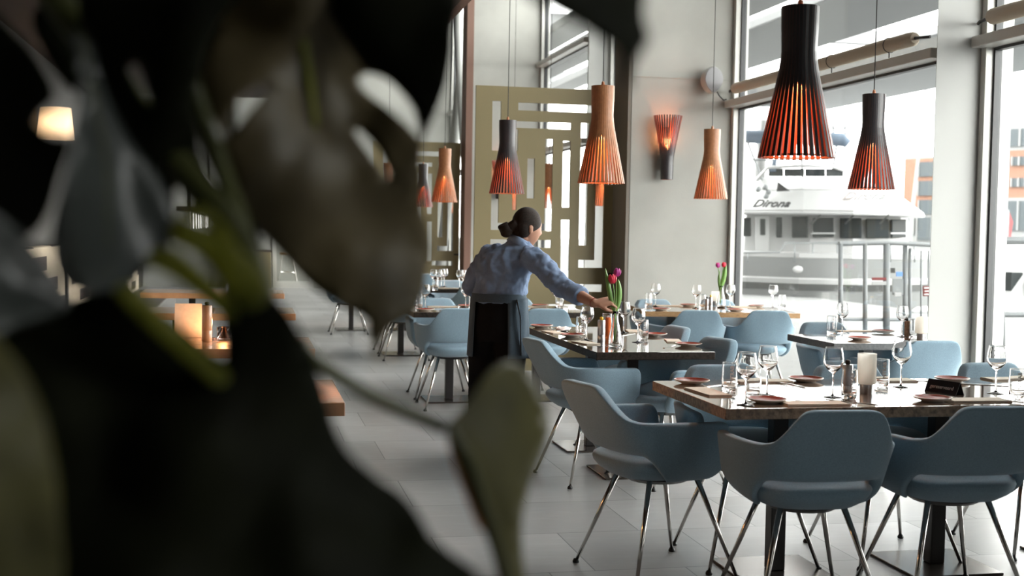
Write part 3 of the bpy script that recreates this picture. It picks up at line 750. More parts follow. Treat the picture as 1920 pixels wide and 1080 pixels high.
# ---- aisle tables
g = 'settings on the aisle table'
for px, py, lb in ((797, 583, 'red plate at the left end of the aisle table'), (876, 576, 'red plate under the woman left elbow'), (1013, 575, 'red plate on the aisle table right of the woman')): PL.put(on(px, py), 0, lb, g)
for px, py, lb in ((797, 580, 'wine glass at the left end of the aisle table'), (873, 579, 'wine glass below the woman left elbow'), (1042, 578, 'wine glass on the aisle table behind the sleeve')): WG.put(on(px, py), 0, lb, g)
for px, py, lb in ((785, 579, 'tumbler at the left end of the aisle table'), (886, 579, 'tumbler beside the woman waist'), (1050, 577, 'tumbler on the aisle table behind the sleeve')): TB.put(on(px, py), 0, lb, g)
NK.put(on(830, 576), 85*D2R, 'beige napkin at the middle of the aisle table', g); NK.put(on(995, 575), 85*D2R, 'beige napkin right of the woman waist', g)
shaker('metal shaker with a yellow knob at the woman hip', on(901, 580), 1, .12, .02)
g = 'settings on the further aisle table'
for k, (px, py) in enumerate(((812, 540), (822, 541), (828, 539), (833, 538), (862, 541), (868, 541))):
    WG.put(on(px, py), 0, ['wine glass, leftmost at the further aisle table by the leaf', 'wine glass, second from the leaf at the further aisle table', 'wine glass, third from the leaf at the further aisle table',
        'wine glass, fourth from the leaf at the further aisle table', 'wine glass left of the woman sleeve at the further aisle table', 'wine glass touching the woman sleeve at the further aisle table'][k], g)
NK.put(on(838, 541), 85*D2R, 'beige napkin at the further aisle table', g); TB.put(on(816, 545), 0, 'tumbler at the left of the further aisle table', g); TB.put(on(872, 541), 0, 'tumbler at the right of the further aisle table', g)
candle('white candle holder at the further aisle table left of the sleeve', on(879, 540), .12, .05)

# ================================================================== TULIPS
def bez(a, b, c, n=10): return [Vector(a)*(1-t)**2+Vector(b)*2*t*(1-t)+Vector(c)*t*t for t in [i/n for i in range(n+1)]]
def tulip_head(parent, c, d, r, h, m_):
    d = Vector(d).normalized(); sx = d.orthogonal().normalized(); sy = d.cross(sx)
    B = basis(sx, sy, d, c)
    for k in range(6):
        a = 2*PI*k/6; rad = r*(1 if k % 2 else .86); mb = MB(); rr = []
        for j in range(8):
            u = j/7; z = h*u; rr_ = rad*math.sin(PI*(.12+.70*u))**.8; w = 1.15*math.sin(PI*(.10+.88*u))**.7*.62
            row = []
            for q in range(5):
                an = a + (q/2-1)*w; row.append(B @ Vector((rr_*math.cos(an), rr_*math.sin(an), z)))
            rr.append(row)
        vs = [v for row in rr for v in row]; fs = [(j*5+q, j*5+q+1, j*5+q+6, j*5+q+5) for j in range(7) for q in range(4)]
        mb.add(vs, fs); o = mb.build('petal', m_, parent, smooth=True)
        s_ = o.modifiers.new('s', 'SOLIDIFY'); s_.thickness = .0012
def tulip(label, base, ctrl, head, d, m_, leaves, r=.021, h=.05):
    t = thing('tulip', label, 'flower', base); b = Vector(base)
    MB().tube([p-b for p in bez(base, ctrl, head, 12)], .0036, 8).build('stem', M_green, t, smooth=True)
    tulip_head(t, Vector(head)-b, d, r, h, m_)
    for (p0, p1, p2, w) in leaves:
        pts = bez(p0, p1, p2, 12); mb = MB(); vs = []
        nn = (Vector(p2)-Vector(p0)).cross(CF).normalized()
        for i, p in enumerate(pts):
            u = i/12; ww = w*math.sin(PI*min(.98, .12+.86*u))**.8
            for q in (-1, -.5, 0, .5, 1): vs.append(p-b+nn*ww*q+CF*(.010*(q*q)*(1 if ww else 0)))
        mb.add(vs, [(i*5+q, i*5+q+1, i*5+q+6, i*5+q+5) for i in range(12) for q in range(4)])
        o = mb.build('leaf', M_green, t, smooth=True); s_ = o.modifiers.new('s', 'SOLIDIFY'); s_.thickness = .0012
    return t
def vase(label, loc, h):
    t = thing('glass_vase', label, 'vase', loc)
    o = [(0, 0), (.034, 0), (.038, .004), (.039, .02), (.036, .055), (.026, .10), (.0175, .14), (.015, .17), (.0165, h)]
    i = [(.015, h), (.0135, .17), (.016, .14), (.0242, .10), (.034, .055), (.0365, .02), (.034, .008), (0, .007)]
    MB().lathe(o+i, 28).build('vase_glass', M_glass, t, smooth=True)
    return t
vb = Pz(1153, 650, TZ); vase('clear glass bottle vase on the dark table under the woman hand', vb, .20)
HANDY = vb.y+.01
TP = lambda x, y, dy=0: PY(x, y, vb.y+dy)
tulip('red tulip held by the woman', TP(1153, 637), TP(1154, 560), TP(1149, 532), CU+CR*-.1, M_tulip_red, [(TP(1151, 585), TP(1142, 545), TP(1135, 503), .014)], .025, .054)
tulip('purple tulip held by the woman, above the red one', TP(1151, 640, .012), TP(1157, 560, .012), TP(1155, 519, .015), CU+CR*.25, M_tulip_pur, [(TP(1154, 585, .01), TP(1163, 552, .01), TP(1159, 524, .01), .020)], .022, .05)
vd = Pz(1352, 577, TZ); vase('clear glass bottle vase on the oak table by the window', vd, .19)
TQ = lambda x, y, dy=0: PY(x, y, vd.y+dy)
tulip('purple tulip in the vase on the oak table', TQ(1350, 568), TQ(1352, 530), TQ(1346.5, 502), CU+CR*-.1, M_tulip_pur, [], .021, .045)
tulip('red tulip in the vase on the oak table', TQ(1351, 570, .012), TQ(1351, 535, .01), TQ(1356.5, 501, .01), CU+CR*.15, M_tulip_red, [(TQ(1350, 545), TQ(1360, 518), TQ(1361, 496), .020), (TQ(1351, 545), TQ(1346, 525), TQ(1350, 508), .010)], .021, .045)
# ================================================================== THE WOMAN
TXW = bpy.data.textures.new('cloth_wrinkle', 'CLOUDS'); TXW.noise_scale = .055; TXW.noise_depth = 2
def remeshed(mb, name, m, parent, voxel, smooth=3, wrinkle=0.0):
    o = mb.build(name, m, parent)
    r = o.modifiers.new('r', 'REMESH'); r.mode = 'VOXEL'; r.voxel_size = voxel; r.use_smooth_shade = True
    s = o.modifiers.new('s', 'SMOOTH'); s.factor = .5; s.iterations = smooth
    if wrinkle:
        d = o.modifiers.new('d', 'DISPLACE'); d.texture = TXW; d.strength = wrinkle; d.mid_level = .5; d.texture_coords = 'LOCAL'
    bpy.context.view_layer.update()
    me = bpy.data.meshes.new_from_object(o.evaluated_get(bpy.context.evaluated_depsgraph_get()))
    o.modifiers.clear(); o.data = me; me.name = name
    me.materials.clear(); me.materials.append(m)
    me.polygons.foreach_set('use_smooth', [True]*len(me.polygons))
    return o
YB = 7.38
wb = Vector((1.50, YB, 0))
W = lambda x, y, Y: PY(x, y, Y)-wb
Sx = Vector((.82, -.57, 0)).normalized(); Fx = Vector((.57, .82, 0)).normalized(); UZ = Vector((0, 0, 1))
woman = thing('person', 'person in blue shirt and slate apron, dark hair in a bun, leaning to set tulips', 'person', wb)
def ell_ring(c, w, d, sx=Sx, fx=Fx, n=28, ex=2.3, fsc=1.0):
    out = []
    for i in range(n):
        a = 2*PI*i/n; co, si = math.cos(a), math.sin(a)
        out.append(Vector(c)+sx*(w*math.copysign(abs(co)**(2/ex), co))+fx*(d*math.copysign(abs(si)**(2/ex), si)))
    return out
sR, sL = W(1003, 484, 7.23), W(917, 477, 7.48)
neckb, pelv, waist, chest, ribs = W(971, 462, 7.37), W(935, 602, YB), W(936, 556, YB), W(950, 500, YB), W(942, 528, YB)
upper = W(958, 478, YB)
headc = W(989, 427, 7.37)
eR, wR = W(1060, 541, 7.02), W(1116, 569, 6.75)
HY = HANDY
eL, wL = W(883, 533, 7.58), W(905, 560, 7.80)
hipL, hipR = pelv - Sx*.085 - UZ*.05, pelv + Sx*.085 - UZ*.05
kneeL, kneeR = hipL + Vector((-.01, .05, -.37)), hipR + Vector((.0, .03, -.37))
def foot_at(h): return Vector((h.x, h.y, .085))
ankL, ankR = foot_at(hipL+Vector((-.02, .0, 0))), foot_at(hipR+Vector((.0, -.01, 0)))
body = MB()
# head
hf = (CR*.80 + CF*.56 - CU*.22).normalized(); hu = (CU - hf*CU.dot(hf)).normalized(); hr = hf.cross(hu)
HB = basis(hr, hf, hu, headc)
def g2(x, s): return math.exp(-(x/s)**2)
rings = []; nu, nv = 40, 30
for j in range(nv+1):
    t = PI*j/nv; row = []
    for i in range(nu):
        a = 2*PI*i/nu; x, y, z = math.sin(t)*math.cos(a), math.sin(t)*math.sin(a), -math.cos(t)
        X, Y, Z = .070*x, .092*y, .112*z
        if z < 0: X *= 1-.32*(-z)**1.4; Y = Y*(1-.30*(-z)**1.3)+.020*(-z); Y = Y if y > 0 else Y*(1-.25*-z)
        if y > 0:
            Y += .020*g2(X, .011)*g2(Z+.012, .017)*y + .010*g2(X, .010)*g2(Z-.010, .022)*y   # nose
            Y += .006*g2(X, .020)*g2(Z+.052, .009)*y + .005*g2(X, .018)*g2(Z+.066, .009)*y      # lips
            Y += .008*g2(X, .022)*g2(Z+.098, .016)                                             # chin
            Y -= .008*(g2(X-.030, .014)+g2(X+.030, .014))*g2(Z-.012, .012)*y                   # eye sockets
            Y += .004*g2(Z-.032, .010)*y                                                       # brow
        row.append(HB @ Vector((X, Y, Z)))
    rings.append(row)
body.loft(rings, True)
for s in (-1, 1):
    E_ = basis(hr, hf, hu, (0, 0, 0)).to_3x3()
    body.ellipsoid(HB @ Vector((s*.068, -.020, -.016)), .009, .014, .028, 12, 10, E_)
    body.ellipsoid(HB @ Vector((s*.072, -.024, -.008)), .007, .017, .018, 12, 10, E_)
body.tube([neckb - UZ*.05, neckb + UZ*.02, headc - hu*.05 - hf*.018], [.058, .050, .050], 18)
# trunk
body.loft([ell_ring(pelv-UZ*.10, .15, .10), ell_ring(pelv, .162, .112), ell_ring(pelv+UZ*.08, .140, .10), ell_ring(waist, .118, .085), ell_ring(ribs, .132, .095),
           ell_ring(chest, .150, .105), ell_ring(upper, .150, .075), ell_ring(upper+UZ*.025, .105, .055), ell_ring(neckb, .05, .045)])
# arms and legs
body.tube([sR-Sx*.03-UZ*.01, sR-UZ*.01, sR.lerp(eR, .5), eR], [.038, .042, .045, .038], 16)
body.tube([eR, eR.lerp(wR, .35), wR.lerp(eR, .1), wR], [.038, .039, .027, .0245], 16)
body.tube([sL+Sx*.03-UZ*.015, sL-UZ*.015, sL.lerp(eL, .5), eL], [.036, .040, .045, .038], 16)
body.tube([eL, eL.lerp(wL, .35), wL], [.038, .038, .025], 16)
for h, k, a in ((hipL, kneeL, ankL), (hipR, kneeR, ankR)):
    body.tube([h+UZ*.06, h, h.lerp(k, .5), k, k.lerp(a, .35), a], [.085, .085, .072, .054, .054, .038], 16)
    body.loft([ell_ring(a+Fx*d-UZ*z_, w, hh, Sx, UZ) for d, z_, w, hh in ((-.06, .045, .025, .03), (-.03, .035, .036, .045), (.05, .045, .040, .035), (.12, .058, .040, .022), (.16, .064, .022, .014))])
# hands
def hand(wr, fwd, up, side, curl, sc=1.0, thumb=1):
    """wrist, direction of the knuckles, back of hand normal, axis index->little finger"""
    pc = wr + fwd*.045*sc
    body.loft([ell_ring(wr-fwd*.012, .026*sc, .019*sc, side, up), ell_ring(wr+fwd*.012*sc, .030*sc, .018*sc, side, up), ell_ring(pc, .039*sc, .016*sc, side, up), ell_ring(wr+fwd*.078*sc, .040*sc, .0135*sc, side, up), ell_ring(wr+fwd*.088*sc, .034*sc, .009*sc, side, up)])
    lens = [(.040, .026, .021), (.045, .029, .022), (.041, .027, .022), (.033, .021, .019)]
    for k in range(4):
        off = side*((k-1.5)*.0205*sc); p = wr + fwd*(.083+(.004, .008, .005, -.004)[k])*sc + off
        ang = 0; pts = [p-fwd*.02*sc, p]; rad = [.0088, .0092]
        for q in range(3):
            ang += curl[q]*(1, .95, 1.05, 1.12)[k]
            d = fwd*math.cos(ang) - up*math.sin(ang)
            p = p + d*lens[k][q]*sc; pts.append(p); rad.append((.0086, .0080, .0066)[q])
        body.tube(pts, [r*sc for r in rad], 10)
        body.ellipsoid(pts[-1], .0062*sc, .0062*sc, .0062*sc, 8, 6); body.ellipsoid(pts[1]+up*.002, .0098*sc, .0098*sc, .0098*sc, 8, 6)
    b0 = wr + fwd*.022*sc - side*.026*sc*thumb
    p1 = b0 + (fwd*.7 - side*.45*thumb - up*.5).normalized()*.040*sc; p2 = p1 + (fwd*.85 - up*.55 + side*.1*thumb).normalized()*.030*sc; p3 = p2 + (fwd*.8 - up*.55 + side*.35*thumb).normalized()*.024*sc
    body.tube([b0-fwd*.01, b0, p1, p2, p3], [.012*sc, .0135*sc, .0105*sc, .0095*sc, .0072*sc], 10); body.ellipsoid(p3, .0072*sc, .0072*sc, .0072*sc, 8, 6)
gr = W(1153, 575, HY)                                             # grip point on the stems
fw_ = (W(1147, 564, HY+.01)-wR).normalized()
sd_ = (-CU*.55 - CF*.2 + CF*.0 + CR*.12); sd_ = (-CF*.80 - CU*.55); sd_ = (sd_-fw_*sd_.dot(fw_)).normalized(); up_ = sd_.cross(fw_); up_ = up_ if up_.dot(CU) > 0 else -up_
hand(wR, fw_, up_, -sd_, (.85, 1.15, .9), 1.0, 1)
fwl = (W(925, 572, 7.95)-wL).normalized(); sdl = (UZ-fwl*UZ.dot(fwl)).normalized(); upl = -sdl.cross(fwl)
hand(wL, fwl, upl, -sdl, (.5, .7, .5), .95, 1)
ob = remeshed(body, 'body', M_skin, woman, .0050, 3)
for s in (-1, 1):
    MB().ellipsoid(HB @ Vector((s*.029, .071, .012)), .009, .009, .008, 12, 8).build('eye', M_plate_rim, woman, smooth=True)
# hair
hair = MB(); E_ = basis(hr, hf, hu, (0, 0, 0)).to_3x3()
hair.ellipsoid(HB @ Vector((0, -.012, .026)), .079, .094, .098, 28, 18, E_)
hair.ellipsoid(HB @ Vector((0, -.040, -.012)), .070, .062, .075, 20, 14, E_)
hb = W(950, 430, 7.35)
hair.tube([HB @ Vector((0, -.085, 0)), hb], [.035, .030], 14)
oh = remeshed(hair, 'hair', M_hair, woman, .006, 3)
bun = MB(); bm_ = basis(CR, CF, CU, (0, 0, 0)).to_3x3()
bun.ellipsoid(hb, .043, .038, .036, 18, 12, bm_); bun.ellipsoid(hb+CU*-.022-CR*.004, .034, .03, .028, 16, 10, bm_); bun.ellipsoid(hb+CR*-.03+CU*.012, .024, .024, .018, 14, 10, bm_)
bun.tube([hb+CR*.02+CU*.02, hb+CU*.034, hb-CR*.034+CU*.02, hb-CR*.04-CU*.012], [.012, .014, .012, .006], 8)
ob2 = remeshed(bun, 'hair_bun', M_hair, oh, .005, 2, .004)
# shirt
sh = MB()
sh.loft([ell_ring(waist-UZ*.035+Sx*.01, .150, .122), ell_ring(waist+UZ*.01, .162, .130), ell_ring(ribs-UZ*.01, .163, .124), ell_ring(ribs+UZ*.05, .168, .122), ell_ring(chest, .172, .122), ell_ring(upper, .178, .100), ell_ring(upper.lerp(neckb, .45)+UZ*.012, .140, .086), ell_ring(upper.lerp(neckb, .75)+UZ*.018, .100, .074), ell_ring(neckb+UZ*.022, .074, .068), ell_ring(neckb+UZ*.034, .066, .062)])
sh.tube([sR-Sx*.07+UZ*.01, sR-Sx*.02+UZ*.004, sR.lerp(eR, .25), sR.lerp(eR, .55)-UZ*.008, sR.lerp(eR, .85)-UZ*.006, eR, eR.lerp(wR, .34)], [.062, .072, .070, .066, .064, .060, .054], 20)
sh.tube([sL+Sx*.07+UZ*.01, sL+Sx*.02+UZ*.004, sL.lerp(eL, .35), sL.lerp(eL, .8), eL+Vector((-.004, 0, -.012)), eL.lerp(wL, .42)], [.062, .070, .066, .062, .058, .048], 20)
osh = remeshed(sh, 'shirt', M_shirt, woman, .0085, 3, .034)
cf = MB(); q0, q1 = eR.lerp(wR, .26), eR.lerp(wR, .55)
cf.tube([q0, q0.lerp(q1, .15), q0.lerp(q1, .85), q1], [.056, .060, .0575, .054], 22); remeshed(cf, 'sleeve_cuff', M_shirt, osh, .006, 2, .008)
cf = MB(); q0, q1 = eL.lerp(wL, .34), eL.lerp(wL, .6)
cf.tube([q0, q0.lerp(q1, .15), q0.lerp(q1, .85), q1], [.050, .054, .051, .047], 22); remeshed(cf, 'sleeve_cuff', M_shirt, osh, .006, 2, .008)
co = MB(); nd = (headc-neckb).normalized(); nf = (hf - nd*hf.dot(nd)).normalized(); ns = nd.cross(nf)
co.loft([ell_ring(neckb+nd*.004-nf*.004, .078, .070, ns, nf), ell_ring(neckb+nd*.040-nf*.008, .064, .062, ns, nf), ell_ring(neckb+nd*.050-nf*.008, .0605, .058, ns, nf), ell_ring(neckb+nd*.046-nf*.008, .057, .055, ns, nf), ell_ring(neckb+nd*.0-nf*.004, .060, .056, ns, nf)], False, True)
co.build('collar', M_shirt, osh, smooth=True)
yk = MB()
# trousers
tr = MB()
tr.loft([ell_ring(pelv-UZ*.12, .155, .115), ell_ring(pelv-UZ*.03, .172, .128), ell_ring(pelv+UZ*.06, .158, .118), ell_ring(waist-UZ*.01, .138, .105)])
for h, k, a in ((hipL, kneeL, ankL), (hipR, kneeR, ankR)):
    tr.tube([h+UZ*.04, h-UZ*.04, h.lerp(k, .5), k, k.lerp(a, .5), a+UZ*.03], [.095, .098, .092, .082, .075, .07], 18)
remeshed(tr, 'trousers', M_trousers, woman, .009, 3, .008)
for a in (ankL, ankR):
    MB().loft([ell_ring(a+Fx*d-UZ*z_, w, hh, Sx, UZ, 20) for d, z_, w, hh in ((-.068, .05, .028, .03), (-.04, .04, .041, .043), (.05, .048, .045, .036), (.125, .060, .044, .023), (.172, .067, .022, .016))]).build('shoe', M_black, woman, smooth=True)
# apron: a sheet wrapped round the front and sides, open at the back
ap = MB(); NA = 40; rows = []
for j in range(14):
    u = j/13; z = -.355*u; row = []
    for i in range(NA+1):
        a = (-.30 + 1.60*i/NA)*PI  # 0 = +Sx side, PI/2 = forward
        w = .176+.020*u+.004*math.sin(i*1.3+u*2); d = .136+.020*u
        c = waist - UZ*.005 + (pelv-waist)*(.6*u)*Vector((1, 1, 0)).length*0 + Vector(((pelv-waist).x*u, (pelv-waist).y*u, z))
        lo = 1 if abs(i-NA/2) < NA*.46 else 1
        row.append(c + Sx*(w*math.cos(a)) + Fx*(d*math.sin(a)))
    rows.append(row)
ap.add([v for r_ in rows for v in r_], [(j*(NA+1)+i, j*(NA+1)+i+1, (j+1)*(NA+1)+i+1, (j+1)*(NA+1)+i) for j in range(13) for i in range(NA)])
oa = ap.build('apron', M_apron, woman, smooth=True); s_ = oa.modifiers.new('s', 'SOLIDIFY'); s_.thickness = .003
MB().loft([ell_ring(waist-UZ*.030, .164, .128), ell_ring(waist-UZ*.030, .170, .134), ell_ring(waist+UZ*.02-Fx*.004, .166, .131), ell_ring(waist+UZ*.02-Fx*.004, .160, .125)], False, True).build('apron_waistband', M_apron, oa, smooth=True, angle=40)
tie0 = waist + Sx*.15 - Fx*.085 - UZ*.01
MB().tube([tie0, tie0+Vector((.02, -.02, -.10)), tie0+Vector((.025, -.015, -.22)), tie0+Vector((.03, -.01, -.33))], [(.013, .003)]*4, 10).build('apron_tie', M_apron, oa, smooth=True)
# thin bracelet
MB().lathe([(.0265, -.002), (.0285, 0), (.0265, .002), (.0250, 0)], 24, close=True, cap=False).build('bracelet', M_plate_red, woman, smooth=True).matrix_local = basis(*(lambda z_: (z_.orthogonal().normalized(), z_.cross(z_.orthogonal().normalized()), z_, wR-(wR-eR).normalized()*.012))((wR-eR).normalized()))
# ================================================================== OUTSIDE: QUAY, BOAT, BUILDINGS
M_quay = mat('pale_quay_stone', (.145, .148, .148), .85, var=.08, vscale=3)
M_water = mat('harbour_water', (.10, .11, .11), .2, var=.1, vscale=.6, bump=.5, bscale=2)
M_hullw = mat('white_gelcoat', (.27, .272, .272), .4)
M_hullg = mat('pale_grey_hull', (.135, .14, .14), .45)
M_stripe = mat('dark_grey_rub_rail', (.018, .02, .02), .6)
M_bglass = mat('tinted_boat_glass', (.012, .015, .016), .5, spec=.05)
M_blettr = mat('grey_lettering', (.010, .010, .012), .7, spec=.1)
M_blue_cov = mat('blue_grey_canvas', (.06, .085, .12), .8)
M_brick = mat('orange_brick', (.115, .055, .034), .85, var=.1, vscale=5)
M_bldw = mat('pale_facade', (.115, .118, .118), .8)
M_bldwin = mat('grey_window_glass', (.035, .042, .046), .5, spec=.15)
M_rail = mat('galvanised_steel', (.14, .15, .155), .5, metal=.3)
M_red = mat('red_paint', (.13, .008, .01), .6)
M_canopy = mat('canopy_grey', (.20, .205, .21), .7)
tag(struct('ground_quay', MB().box(4.8, 13.2, -20, 45, -.5, -.1), M_quay))
tag(struct('ground_water', MB().box(13.2, 160, -60, 140, -1.6, -1.3), M_water))
tag(struct('ground_far_shore', MB().box(20, 160, 70, 140, -1.3, .4), M_quay))
# canopy slabs outside the glass, with open strips between
gcan = 'canopy slabs outside the windows'
for x0, x1, lb in ((10.72, 14.6, 'grey canopy slab outside the windows, the outermost one'), (7.75, 9.6, 'grey canopy slab outside the windows, second from outside'), (6.77, 7.31, 'narrow grey canopy slab outside the windows, the middle one'),
                   (5.64, 6.31, 'grey canopy slab outside the windows, second from the glass'), (4.85, 5.36, 'grey canopy slab outside the windows, nearest the glass')):
    o = MB().box(x0, x1, 2, 30, 4.6, 4.75).build('canopy_slab', M_canopy, bevel=.02); tag(o, lb, 'canopy', gcan)
cb = MB()
for y in (3.5, 12.2, 20.5, 28): cb.box(4.79, 14.5, y, y+.16, 4.76, 5.0)
tag(cb.build('canopy_beams', M_canopy), kind='structure')
# ---- the motor yacht
BD = 31.0
by0 = Pd(1370, 430, BD)
boat = thing('motor_yacht', 'large white motor yacht named Dirona moored behind the window', 'boat', (Pd(1560, 430, BD).x, Pd(1560, 430, BD).y, -1.3))
bl = Vector(boat.location)
def BP(px, dep, py=None, z=None):
    d = ray(px, 430 if py is None else py); d = d/ (d.dot(CF)); p = CAM0 + d*dep
    if z is not None: p.z = z
    return p - bl
def BZ(py, dep=BD, px=1540): return Pd(px, py, dep).z
def prism(mb, foot0, foot1, z0, z1):
    """foot: list of (px,depth) at the bottom and the top"""
    n = len(foot0); lo = [BP(*q, z=z0) for q in foot0]; hi = [BP(*q, z=z1) for q in foot1]
    mb.add(lo+hi, [tuple(reversed(range(n))), tuple(range(n, 2*n))]+[(i, (i+1) % n, n+(i+1) % n, n+i) for i in range(n)])
# Z offset of local coordinates: boat base sits on the water line
def zz(py): return BZ(py) 
# hull: long body with a flare, bow to the right
def hull(mb, zs):
    rings = []
    for z, ins in zs:
        foot = [(1250, 33.0), (1300, 31.6), (1400, 30.3), (1500, 29.6), (1600, 29.4), (1700, 29.9), (1790, 31.4), (1800, 32.4), (1700, 34.6), (1500, 35.6), (1300, 35.6), (1250, 34.6)]
        cx, cd = 1530, 32.8
        rings.append([BP(cx+(a-cx)*(1-ins), cd+(b-cd)*(1-ins), z=z) for a, b in foot])
    mb.loft(rings)
m = MB(); hull(m, [(-1.28, .10), (zz(545), .03), (zz(541), .022)]); m.build('lower_hull', M_hullg, boat, smooth=True, angle=30)
m = MB(); hull(m, [(zz(541), .018), (zz(529), .012)]); m.build('rub_rail', M_stripe, boat)
m = MB(); hull(m, [(zz(529), .016), (zz(521), .008), (zz(518), .012)]); m.build('rail_moulding', M_hullw, boat)
m = MB(); hull(m, [(zz(518), .02), (zz(483), -.004), (zz(482), .0)]); m.build('upper_hull', M_hullg, boat, smooth=True, angle=30)
m = MB(); hull(m, [(zz(482), -.006), (zz(474), -.006), (zz(473), .012)]); m.build('bulwark_cap', M_hullw, boat)
MB().ellipsoid(BP(1496, 29.45, py=505), .13, .05, .085, 20, 10).build('hawse_port', M_hullw, boat, smooth=True)
# deck house and pilothouse
fp0 = [(1385, 33.2), (1392, 31.2), (1520, 30.4), (1600, 30.3), (1690, 30.9), (1706, 32.0), (1600, 34.0), (1420, 34.3)]
fp1 = [(1392, 33.2), (1398, 31.3), (1518, 30.6), (1600, 30.5), (1688, 31.1), (1702, 32.0), (1600, 34.0), (1424, 34.3)]
m = MB(); prism(m, fp0, fp1, zz(486), zz(398)); m.build('pilothouse', M_hullw, boat, bevel=.05)
r0 = [(1378, 33.6), (1385, 30.9), (1505, 29.8), (1600, 29.6), (1716, 30.4), (1734, 32.0), (1610, 34.3), (1410, 34.6)]
r1 = [(1400, 33.4), (1405, 31.4), (1505, 30.4), (1590, 30.2), (1660, 30.8), (1680, 32.0), (1600, 34.0), (1420, 34.3)]
r2 = [(1420, 33.2), (1424, 31.9), (1490, 31.2), (1570, 31.0), (1600, 31.3), (1610, 32.2), (1580, 33.6), (1430, 33.8)]
m = MB(); prism(m, r0, r0, zz(404), zz(397)); prism(m, r0, r1, zz(397), zz(358)); prism(m, r1, r2, zz(358), zz(333)); m.build('visor_roof', M_hullw, boat, bevel=.06)
# flybridge windscreen
def strip_win(name, pts, py0, py1, mm, th=.04):
    """panes along a list of (px,depth) facing the camera"""
    for (a, b) in pts:
        m = MB(); P0, P1 = BP(*a, py=py0), BP(*b, py=py0); Q0, Q1 = BP(*a, py=py1), BP(*b, py=py1)
        nn = (P1-P0).cross(Q0-P0).normalized(); nn = nn if nn.dot(CF) < 0 else -nn
        m.add([P0, P1, Q1, Q0, P0-nn*th, P1-nn*th, Q1-nn*th, Q0-nn*th], [(0,1,2,3), (7,6,5,4), (0,4,5,1), (1,5,6,2), (2,6,7,3), (3,7,4,0)])
        m.build(name, mm, boat, bevel=.03)
strip_win('flybridge_screen', [((1440, 31.3), (1468, 31.0)), ((1470, 31.0), (1508, 30.8)), ((1510, 30.8), (1548, 30.9)), ((1550, 30.9), (1582, 31.2))], 331, 316, M_bglass)
MB().tube([BP(1418, 31.6, py=338), BP(1440, 31.2, py=314), BP(1500, 30.75, py=311), BP(1560, 30.9, py=312), BP(1590, 31.3, py=322)], .045, 8).build('flybridge_rail', M_hullw, boat, smooth=True)
# windows of the house (on its near side)
wins = [(((1388, 31.1), (1408, 31.0)), 408, 443), (((1455, 30.7), (1466, 30.65)), 407, 445), (((1484, 30.5), (1515, 30.3)), 406, 446),
        (((1524, 30.28), (1564, 30.2)), 408, 445), (((1575, 30.2), (1616, 30.16)), 409, 447), (((1625, 30.3), (1667, 30.55)), 410, 447), (((1673, 30.6), (1700, 31.2)), 411, 446)]
for (a, b), y0, y1 in wins:
    strip_win('pilothouse_window', [(a, b)], y1, y0, M_bglass, .05)
for (a, b) in (((1520, 30.15), (1566, 30.08)), ((1671, 30.5), (1701, 31.1))): strip_win('window_ledge', [(a, b)], 439, 436, M_hullw, .03)
strip_win('side_door', [((1416, 30.9), (1441, 30.75))], 486, 405, M_hullw, .03)
strip_win('door_window', [((1425, 30.7), (1435, 30.65))], 441, 410, M_bglass, .03)
for px in (1527, 1590, 1655): MB().tube([BP(px+12, 29.85, py=402), BP(px-6, 29.95, py=420)], .02, 6).build('wiper', M_stripe, boat)
# vent triangle, name lettering on the visor
p = [BP(1458, 30.55, py=342), BP(1480, 30.3, py=358), BP(1456, 30.55, py=359)]
m = MB(); q = [v-CF*.06 for v in p]; m.add(p+q, [(2,1,0), (3,4,5), (0,1,4,3), (1,2,5,4), (2,0,3,5)]); m.build('side_vent', M_blettr, boat)
def boat_text(px, py, dep, size, mm, tilt):
    o = BP(px, dep, py=py); ex = (BP(px+10, dep-.08, py=py)-BP(px-10, dep+.08, py=py)).normalized()
    ez = (-CF*math.cos(tilt)+CU*math.sin(tilt)); ez = (ez-ex*ez.dot(ex)).normalized(); ey = ez.cross(ex)
    text_mesh('Dirona', size, .012, 'name_lettering', mm, basis(ex, ey, ez, o), boat, shear=.35, bold=.002)
boat_text(1446, 382, 29.95, .33, M_blettr, .55)
boat_text(1620, 368, 29.55, .36, mat('faint_grey_lettering', (.19, .195, .198), .5), .6)
# deck rail
rp = [(1372, 474), (1462, 473), (1472, 456), (1640, 455), (1740, 458)]
m = MB(); m.tube([BP(x, 29.6, py=y) for x, y in rp], .022, 8)
for x in (1376, 1402, 1490, 1524, 1570, 1620, 1670, 1715): m.tube([BP(x, 29.6, py=(456 if x > 1470 else 474)), BP(x, 29.6, py=492)], .018, 6)
m.build('deck_rail', M_rail, boat, smooth=True)
